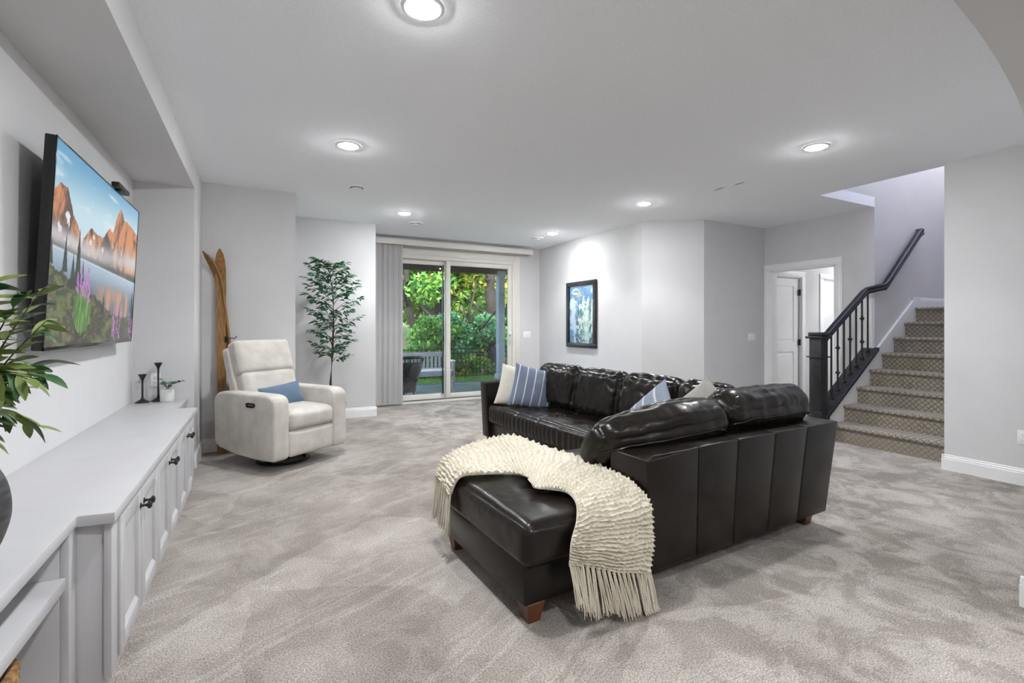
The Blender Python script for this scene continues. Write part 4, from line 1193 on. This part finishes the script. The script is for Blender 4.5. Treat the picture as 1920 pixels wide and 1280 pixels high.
PO = empty('framed_poster', (4.63, 6.435, 1.455)); tag(PO, 'black-framed blue ski poster hanging on the side wall', 'framed poster')
pw, ph, fw = .81, 1.075, .072
f = MB()
for y0, y1, z0, z1 in ((-pw / 2, pw / 2, ph / 2 - fw, ph / 2), (-pw / 2, pw / 2, -ph / 2, -ph / 2 + fw), (-pw / 2, -pw / 2 + fw, -ph / 2 + fw, ph / 2 - fw), (pw / 2 - fw, pw / 2, -ph / 2 + fw, ph / 2 - fw)):
    f.box(-.040, -.002, y0, y1, z0, z1, .005)
f.build('frame', M['blackwood'], PO)
def poster_picture(ww=150, hh=210):
    s, v = np.meshgrid(np.linspace(0, 1, ww), np.linspace(0, 1, hh))
    img = np.zeros((hh, ww, 3)); img[:] = np.array((40, 104, 172))
    img = mixc(img, (78, 140, 196), sstep(.4, .7, fbm(s * 5, v * 5, 4, 21)))
    snow = mixc(np.tile(np.array((206., 222., 240.)), (hh, ww, 1)), (112, 156, 204), sstep(.46, .62, fbm(s * 6 + v * 4, v * 9 - s * 3, 5, 22)))
    left = np.interp(s[0], [0, .12, .3, .42, .5], [.26, .20, .24, .40, 1.0])[None, :] + (fbm(s * 8, v * 4, 3, 23) - .5) * .08
    img = mixc(img, snow, (v > left) * 1.0)
    peak = np.interp(s[0], [.28, .36, .5, .62, .68, .80, .9, 1.0], [.70, .40, .24, .16, .30, .18, .28, .24])[None, :] + (fbm(s * 10, v * 3, 3, 24) - .5) * .06
    teal = mixc(np.tile(np.array((222., 236., 232.)), (hh, ww, 1)), (92, 142, 150), sstep(.44, .60, fbm(s * 12, v * 12, 5, 25)))
    teal = mixc(teal, (38, 74, 104), sstep(.56, .66, fbm(s * 16, v * 14, 4, 26)) * (np.abs(s - .68) > .14))
    teal = mixc(teal, (238, 244, 236), np.exp(-((s - .70) / .12) ** 2) * sstep(.3, .5, v) * .8)
    img = mixc(img, teal, (v > peak) * (s > .28))
    img = mixc(img, (36, 76, 128), sstep(.54, .62, fbm(s * 14, v * 22, 4, 27)) * np.exp(-((s - .40) / .10) ** 2) * (v > .35))
    img = mixc(img, (60, 96, 120), sstep(.5, .58, fbm(s * 24, v * 24, 3, 28)) * sstep(.86, .90, v) * .6)
    for k in range(9):
        img = mixc(img, (238, 240, 244), ((np.abs(v - .035) < .006) & (np.abs(s - .60 - k * .045) < .016)) * 1.0)
    an = np.arctan2(v - .10, (s - .93) * .7); rr = np.hypot((s - .93) * .7, v - .10)
    img = mixc(img, (240, 236, 214), (rr < .03 + .02 * (np.cos(an * 8) > .3)) * .9)
    return img
print_mesh('print', poster_picture(), painted('poster_print', 0, .35), PO,
           lambda s, v: np.c_[np.full_like(s, -.012), pw / 2 - fw + .002 - s * (pw - 2 * fw + .004), ph / 2 - fw + .002 - v * (ph - 2 * fw + .004)])
# the word "Ski" as brush strokes, a big looping S with an underline
def stroke(pts, r_, m, nm):
    P = [Vector(p) for p in pts]; n = 26
    Q = [spl(P, k / n) for k in range(n + 1)]
    W2 = pw - 2 * fw; H2 = ph - 2 * fw
    mb = MB(); rows = []
    for k, q in enumerate(Q):
        a = Q[min(k + 1, n)] - Q[max(k - 1, 0)]; a = Vector((a.x * W2, a.y * H2, 0)).normalized() if a.length else Vector((1, 0, 0))
        nn = Vector((-a.y, a.x, 0)); w = r_ * (.45 + .55 * math.sin(math.pi * min(1, .1 + k / n * .85)))
        y, z = W2 / 2 - q.x * W2, H2 / 2 - q.y * H2
        rows.append([Vector((-.0135, y - nn.x * w * -1, z - nn.y * w)), Vector((-.0135, y + nn.x * w * -1, z + nn.y * w))])
    mb.grid(rows); mb.build(nm, m, PO)
WH = mat('poster_white', (246, 244, 236), .4); YE = mat('poster_yellow', (242, 200, 60), .4)
stroke([(.40, .085, 0), (.30, .05, 0), (.14, .075, 0), (.10, .11, 0), (.20, .13, 0), (.34, .135, 0), (.36, .165, 0), (.22, .20, 0), (.02, .235, 0)], .014, WH, 'letter')
stroke([(.42, .07, 0), (.40, .12, 0), (.375, .175, 0)], .010, YE, 'letter')
stroke([(.53, .10, 0), (.46, .130, 0), (.40, .142, 0), (.45, .150, 0), (.50, .165, 0)], .009, YE, 'letter')
stroke([(.58, .115, 0), (.565, .14, 0), (.55, .165, 0)], .009, YE, 'letter')
stroke([(.60, .085, 0), (.597, .090, 0), (.594, .095, 0)], .008, YE, 'letter')
stroke([(.02, .235, 0), (.22, .195, 0), (.42, .18, 0), (.56, .165, 0)], .008, YE, 'letter')
MB().box(-.0195, -.0165, -pw / 2 + fw - .003, pw / 2 - fw + .003, -ph / 2 + fw - .003, ph / 2 - fw + .003).build('glazing', M['glass'], PO)

# bathroom vanity glimpsed through the far opening
vn = empty('bath_vanity', (8.75, 5.75, 0)); tag(vn, 'white bathroom vanity with granite top glimpsed through the doorway', 'vanity')
MB().box(-.55, .55, 0, .55, .09, .84, .003).build('body', M['trim'], vn); MB().box(-.53, .53, .05, .55, 0, .09).build('plinth', M['trim'], vn)
MB().box(-.57, .57, -.02, .56, .84, .875, .004).build('countertop', M['granite'], vn); MB().box(-.57, .57, .535, .56, .875, .97, .003).build('backsplash', M['granite'], vn)
for kx in range(3):
    for kz in range(3):
        x0 = -.54 + kx * .36; z0 = .11 + kz * .24
        d = MB().box(x0 + .005, x0 + .355, -.018, 0, z0 + .005, z0 + .235, .004).build('drawer', M['trim'], vn)
        MB().box(x0 + .13, x0 + .23, -.04, -.03, z0 + .115, z0 + .125, .003).tube([(x0 + .135, -.018, z0 + .12), (x0 + .135, -.036, z0 + .12)], .004, 6).tube([(x0 + .225, -.018, z0 + .12), (x0 + .225, -.036, z0 + .12)], .004, 6).build('handle', M['black'], d)

# ================================================================== OUTSIDE: PATIO, DECK, FENCE, TREES
sbox('ground_patio', .5, 10, 7.94, 10.55, -.16, -.055, M['concrete'])
gl_ = MB(); gl_.box(-2, 16, 10.55, 12.2, -.35, -.10); o = gl_.build('ground_lawn', M['grass']); struct(o)
hm = MB(); rows = []
for i in range(25):
    y = 12.0 + i * 1.3
    rows.append([(x, y, -.22 + .035 * max(0, y - 13) ** 1.25 + .25 * noise.noise(Vector((x * .3, y * .3, 0)))) for x in np.linspace(-6, 34, 40)])
hm.grid(rows); o = hm.build('ground_hill', M['hill'], smooth=80); struct(o)

rnd = random.Random(3)
mb = MB()
for k in range(420):
    x = rnd.uniform(1.5, 7.5); y = 10.62 + rnd.uniform(-.10, .22); s = rnd.uniform(.03, .065)
    b2 = bmesh.new(); bmesh.ops.create_icosphere(b2, subdivisions=1, radius=s)
    mb.merge(b2, Matrix.Translation((x, y, -.075)) @ Matrix.Rotation(rnd.uniform(0, 6), 4, 'Z') @ Matrix.Diagonal((1.3, .9, .6, 1)))
o = mb.build('rock_edging', M['stone'], smooth=60); tag(o, 'dark river rocks edging the patio in front of the lawn', 'rocks', kind='stuff')
mb = MB(); 
gv, gf = [], []
for k in range(9000):
    x = rnd.uniform(2, 7.4); y = rnd.uniform(10.75, 12.0); h_ = rnd.uniform(.04, .09); a = rnd.uniform(0, 3.14); dx, dy = math.cos(a) * .006, math.sin(a) * .006
    i = len(gv); gv += [(x - dx, y - dy, -.105), (x + dx, y + dy, -.105), (x + rnd.uniform(-.03, .03), y + rnd.uniform(-.03, .03), -.10 + h_)]; gf.append((i, i + 1, i + 2))
me = bpy.data.meshes.new('lawn_grass'); me.from_pydata(gv, [], gf); me.materials.append(M['grass'])
o = bpy.data.objects.new('lawn_grass', me); COL.objects.link(o); tag(o, 'strip of bright green grass between patio and iron fence', 'grass', kind='stuff')

fc = empty('iron_fence', (2, 11.75, -.12)); tag(fc, 'low black iron picket fence along the lawn edge', 'fence')
for z in (.10, .69, .80):
    MB().box(-.6, 6.2, -.012, .012, z - .012, z + .012).build('rail', M['black'], fc)
pk = MB().box(-.007, .007, -.007, .007, 0, .80).build('picket', M['black'], fc, loc=(-.5, 0, 0))
for k in range(1, 62): instance(pk, 'picket', fc, (-.5 + k * .108, 0, 0))
fp = MB().box(-.025, .025, -.025, .025, -.05, .86, .004).build('post', M['black'], fc, loc=(-.55, 0, 0))
for k in range(1, 4): instance(fp, 'post', fc, (-.55 + k * 2.2, 0, 0))

ps = empty('porch_post', (5.42, 11.05, -.10)); tag(ps, 'square blue-grey porch post at the patio edge', 'post')
MB().box(-.085, .085, -.085, .085, 0, 2.76, .008).build('shaft', M['postblue'], ps)
b_ = MB(); b_.box(-.11, .11, -.11, .11, 0, .16, .006); b_.build('base_trim', M['postblue'], ps)
b_ = MB(); b_.box(-.11, .11, -.11, .11, 2.62, 2.75, .006); b_.build('cap_trim', M['postblue'], ps)
dk = empty('deck', (4, 9.5, 2.54)); tag(dk, 'underside of a dark timber deck with joists over the patio', 'deck')
MB().box(-4, 5, 1.50, 1.60, .04, .26, .004).build('beam', M['deckwood'], dk)
MB().box(-4, 5, 1.66, 1.72, .10, .40, .004).build('rim_board', M['deckwood'], dk)
jo = MB().box(-.022, .022, -1.54, 1.66, .26, .46).build('joist', M['deckwood'], dk, loc=(-3.6, 0, 0))
for k in range(1, 21): instance(jo, 'joist', dk, (-3.6 + k * .41, 0, 0))
db = MB().box(-4, 5, -.068, .068, .46, .485).build('deck_board', M['deckwood'], dk, loc=(0, -1.45, 0))
for k in range(1, 23): instance(db, 'deck_board', dk, (0, -1.45 + k * .142, 0))

bn = empty('garden_bench', (3.05, 9.95, -.055)); tag(bn, 'grey garden bench with white seat slats facing the house', 'bench')
G, Wt = M['benchgrey'], M['benchwhite']
MB().box(-.60, .60, .20, .235, .66, .76, .006).build('top_rail', G, bn); MB().box(-.60, .60, .19, .225, .36, .42, .006).build('lower_rail', G, bn)
sl = MB().box(-.025, .025, .205, .225, .42, .66, .003).build('back_slat', G, bn, loc=(-.54, 0, 0))
for k in range(1, 13): instance(sl, 'back_slat', bn, (-.54 + k * .09, 0, 0))
ss = MB().box(-.60, .60, -.03, .03, .375, .395, .003).build('seat_slat', Wt, bn, loc=(0, -.20, 0))
for k in range(1, 6): instance(ss, 'seat_slat', bn, (0, -.20 + k * .075, 0))
MB().box(-.60, .60, -.24, -.215, .27, .37, .004).build('apron', G, bn)
for s in (-1, 1):
    MB().box(s * .60 - .03, s * .60 + .03, .18, .24, 0, .78, .004).build('leg', G, bn); MB().box(s * .60 - .03, s * .60 + .03, -.24, -.18, 0, .57, .004).build('leg', G, bn)
    MB().box(s * .60 - .04, s * .60 + .04, -.26, .20, .57, .60, .008).build('armrest', Wt, bn)

wk = empty('wicker_chair', (2.30, 8.95, -.055), R(12)); tag(wk, 'dark brown wicker armchair on the patio seen from behind', 'chair')
# curved woven back made of vertical stakes and woven bands
def wk_pt(a, z):
    k = z / .75
    r_ = .30 + .10 * sstep(.25, .9, np.float64(k)) + .03 * k
    return Vector((r_ * math.sin(a), -r_ * .85 * math.cos(a) - .02 * k, z))
rows = []
for i in range(19):
    z = .10 + .56 * i / 18
    rows.append([wk_pt(-1.5 + 3.0 * j / 40, z) + Vector((0, 0, -.10 * (abs(-1.5 + 3.0 * j / 40) / 1.5) ** 3 * i / 18)) + (.006 if (i + j) % 2 else -.006) * Vector((math.sin(-1.5 + 3 * j / 40), -math.cos(-1.5 + 3 * j / 40), 0)) for j in range(41)])
mb = MB(); mb.grid(rows); o = mb.build('woven_back', M['wicker'], wk, smooth=0)
sd = o.modifiers.new('thick', 'SOLIDIFY'); sd.thickness = .014
mb = MB(); mb.tube([wk_pt(-1.5 + 3.0 * j / 40, .75) + Vector((0, 0, -.10 * (abs(-1.5 + 3.0 * j / 40) / 1.5) ** 3)) for j in range(41)], .028, 8); mb.build('rolled_rim', M['wicker'], wk)
for j in range(22):
    a = -1.45 + 2.9 * j / 21; dz = -.10 * (abs(a) / 1.5) ** 3
    MB().tube([wk_pt(a, .64) + Vector((0, 0, dz)), wk_pt(a, .75) + Vector((0, 0, dz))], .008, 5).build('stake', M['wicker'], wk)
MB().soft((0, .02, .34), (.27, .27, .06), .04, (0, 0, .02), 8).build('seat_pad', M['wicker'], wk, smooth=80)
for a in (-2.4, -.75, .75, 2.4):
    x, y = .25 * math.sin(a), -.24 * math.cos(a)
    MB().tube([(x, y, .30), (x * 1.12, y * 1.12, 0)], [.024, .018], 8).build('leg', M['wicker'], wk)

def foliage_material():
    m = bpy.data.materials.new('tree_leaves'); m.use_nodes = True
    nt = m.node_tree; b = nt.nodes['Principled BSDF']
    a = nt.nodes.new('ShaderNodeAttribute'); a.attribute_name = 'print'
    nt.links.new(a.outputs['Color'], b.inputs['Base Color']); b.inputs['Roughness'].default_value = .55
    tl = nt.nodes.new('ShaderNodeBsdfTranslucent'); nt.links.new(a.outputs['Color'], tl.inputs[0])
    mx = nt.nodes.new('ShaderNodeMixShader'); mx.inputs[0].default_value = .4
    nt.links.new(b.outputs[0], mx.inputs[1]); nt.links.new(tl.outputs[0], mx.inputs[2])
    nt.links.new(mx.outputs[0], nt.nodes['Material Output'].inputs[0])
    return m
FOL = foliage_material()
def leaves(name, blobs, n, size, palette, seed, parent):
    rs = np.random.RandomState(seed)
    blobs = np.array(blobs, float); wgt = blobs[:, 3] ** 2; wgt /= wgt.sum()
    bi = rs.choice(len(blobs), n, p=wgt)
    d = rs.randn(n, 3); d /= np.linalg.norm(d, axis=1)[:, None]; r_ = rs.rand(n) ** .45
    c_ = blobs[bi, :3] + d * (blobs[bi, 3] * r_)[:, None] * np.array((1, 1, .8))
    u = rs.randn(n, 3); u /= np.linalg.norm(u, axis=1)[:, None]
    w = np.cross(u, rs.randn(n, 3)); w /= np.linalg.norm(w, axis=1)[:, None]
    s = size * rs.uniform(.6, 1.3, n)[:, None]
    v = np.stack([c_ - u * s, c_ + w * s * .5, c_ + u * s, c_ - w * s * .5], 1).reshape(-1, 3)
    f = np.arange(4 * n).reshape(-1, 4)
    me = bpy.data.meshes.new(name); me.from_pydata(v.tolist(), [], f.tolist())
    pal = np.array([lin(p) for p in palette]); col = pal[rs.randint(len(pal), size=n)] * rs.uniform(.75, 1.25, n)[:, None]
    at = me.color_attributes.new('print', 'FLOAT_COLOR', 'POINT')
    at.data.foreach_set('color', np.repeat(np.c_[col, np.ones(n)], 4, axis=0).astype(np.float32).ravel())
    me.materials.append(FOL)
    o = bpy.data.objects.new(name, me); COL.objects.link(o); o.parent = parent; o['kind'] = 'stuff'
    return o
GREEN = [(70, 128, 44), (96, 150, 56), (54, 104, 46), (120, 162, 62), (82, 138, 70)]
BLUEG = [(82, 142, 96), (64, 120, 84), (110, 164, 110), (56, 104, 60)]
YELL = [(188, 186, 66), (160, 172, 58), (206, 190, 80), (134, 160, 56)]
ORNG = [(196, 142, 84), (210, 164, 104), (176, 120, 70), (188, 170, 84)]
def tree(label, x, y, z, trunk_pts, radii, blobs, n, size, pal, seed):
    t = empty('woodland_tree', (x, y, z)); tag(t, label, 'tree', 'trees beyond the iron fence')
    if trunk_pts:
        P = [Vector(p) for p in trunk_pts]; Q = [spl(P, k / 16) for k in range(17)]; rr = [float(np.interp(k / 16, np.linspace(0, 1, len(radii)), radii)) for k in range(17)]
        MB().tube([q + Vector((.04 * noise.noise(q * 1.3), .04 * noise.noise(q * 1.7 + Vector((5, 0, 0))), 0)) for q in Q], rr, 10).build('trunk', M['bark'], t, smooth=60)
        rn = random.Random(seed)
        for k in range(5):
            q = Q[6 + 2 * k]; a = rn.uniform(0, 6.28); ln = rn.uniform(.8, 1.8)
            MB().tube([q, q + Vector((math.cos(a) * ln * .5, math.sin(a) * ln * .5, ln * .35)), q + Vector((math.cos(a) * ln, math.sin(a) * ln, ln * .9))], [.05, .035, .015], 6).build('branch', M['bark'], t, smooth=60)
    leaves('foliage', blobs, n, size, pal, seed, t)
def crown(cx, cy, cz, r_, k, seed):
    rn = random.Random(seed); return [(cx + rn.uniform(-r_, r_), cy + rn.uniform(-r_, r_) * .8, cz + rn.uniform(-r_, r_) * .8, r_ * rn.uniform(.35, .6)) for _ in range(k)]
tree('thick straight trunk tree right of the door, beside the porch post', 6.50, 13.9, -.2, [(0, 0, -.3), (.02, 0, 1.5), (-.04, 0, 3.2), (.06, 0, 6)], [.24, .20, .18, .12], crown(0, .4, 5.0, 1.5, 10, 1), 2500, .11, GREEN + YELL, 41)
tree('leaning grey tree with forked trunk behind the bench', 4.85, 14.6, -.2, [(-.3, 0, -.3), (-.2, 0, 1.2), (.25, 0, 2.4), (.35, 0, 5)], [.24, .20, .17, .12], crown(.2, .4, 4.2, 1.5, 12, 2), 4200, .10, GREEN, 42)
tree('slim dark tree leaning left behind the wicker chair', 4.05, 13.9, -.2, [(.35, 0, -.3), (.1, 0, 1.0), (-.25, 0, 2.2), (-.2, 0, 4.5)], [.13, .11, .10, .07], crown(-.1, .5, 3.4, 1.1, 10, 3), 3000, .09, GREEN, 43)
tree('blue-green leafy young tree in front of the fence gap', 5.45, 13.3, -.2, [(0, 0, -.3), (0, 0, .8), (.05, 0, 1.4), (0, 0, 2)], [.05, .04, .03, .02], crown(0, 0, 1.15, .70, 12, 4), 3600, .075, BLUEG, 44)
tree('bushy green sapling hanging over the left of the fence', 4.35, 13.1, -.2, [(0, 0, -.3), (0, 0, .6), (.05, 0, 1.2), (0, 0, 1.8)], [.05, .04, .03, .02], crown(.1, 0, 1.0, .65, 12, 5), 3200, .075, GREEN, 45)
tree('bright green maple spreading behind the leaning trunk', 5.9, 16.8, .0, [(0, 0, -.3), (.1, 0, 1.4), (0, 0, 2.8), (.1, 0, 4.5)], [.14, .12, .10, .06], crown(0, 0, 2.6, 1.9, 16, 6), 6500, .11, GREEN + YELL[:1], 46)
tree('yellow-green maple filling the upper right pane', 7.9, 17.2, .0, [(0, 0, -.3), (.1, 0, 1.4), (0, 0, 2.8), (.1, 0, 4.5)], [.12, .10, .09, .06], crown(-.2, 0, 3.6, 1.9, 16, 7), 6500, .11, YELL + GREEN[:2], 47)
tree('green undergrowth tree low behind the porch post', 7.4, 15.2, -.1, [(0, 0, -.3), (0, 0, .8), (.05, 0, 1.4), (0, 0, 2)], [.06, .05, .04, .02], crown(.2, 0, 1.3, 1.0, 14, 8), 4500, .09, GREEN + BLUEG[:1], 48)
tree('orange-leaved autumn tree far behind the right pane', 9.2, 21.5, 1.0, [(0, 0, -.6), (.1, 0, 1.4), (0, 0, 2.8), (.1, 0, 4.5)], [.16, .14, .12, .08], crown(0, 0, 2.4, 2.3, 18, 9), 7000, .14, ORNG + YELL[:1], 49)
tree('russet autumn tree far behind the left pane', 6.6, 21.5, 1.0, [(0, 0, -.6), (.1, 0, 1.4), (0, 0, 2.8), (.1, 0, 4.5)], [.16, .14, .12, .08], crown(0, 0, 2.2, 2.2, 18, 10), 6500, .14, ORNG + GREEN[:2], 50)
tree('tall yellowing tree at the back of the wood', 11.6, 24.0, 1.5, [(0, 0, -.6), (.1, 0, 2), (0, 0, 4), (.1, 0, 7)], [.2, .17, .14, .08], crown(0, 0, 4.0, 3.4, 20, 11), 8000, .17, YELL + ORNG[:2] + GREEN[:1], 51)
tree('wide green tree at the back left of the wood', 7.6, 26.0, 1.8, [(0, 0, -.6), (.1, 0, 2), (0, 0, 4), (.1, 0, 7)], [.2, .17, .14, .08], crown(0, 0, 3.8, 3.6, 20, 12), 8000, .17, GREEN + YELL[:2], 52)
tree('shaded green tree beyond the far right of the fence', 9.6, 17.5, .1, [(0, 0, -.6), (.1, 0, 2), (0, 0, 3), (.1, 0, 5)], [.15, .12, .1, .08], crown(0, 0, 2.6, 2.0, 16, 13), 6000, .12, GREEN, 53)

for k, (x, y, pal, lb) in enumerate(((4.35, 12.45, YELL + GREEN[:2], 'low yellow-green shrub behind the fence by the bench'), (5.15, 12.5, GREEN + YELL[:1], 'low green shrub behind the middle of the fence'),
                                     (6.0, 12.6, YELL[:2] + GREEN, 'low mixed shrub behind the fence beside the porch post'), (3.5, 12.4, GREEN, 'low dark shrub behind the fence beside the wicker chair'))):
    t = empty('low_shrub', (x, y, -.2)); tag(t, lb, 'shrub', 'low shrubs behind the fence')
    for q in range(4):
        a = q * 1.6
        MB().tube([(0, 0, -.05), (.12 * math.cos(a), .12 * math.sin(a), .3), (.25 * math.cos(a), .2 * math.sin(a), .6)], [.02, .014, .006], 6).build('stem', M['bark'], t)
    leaves('foliage', crown(0, 0, .36, .42, 9, 60 + k), 2200, .055, pal, 70 + k, t)
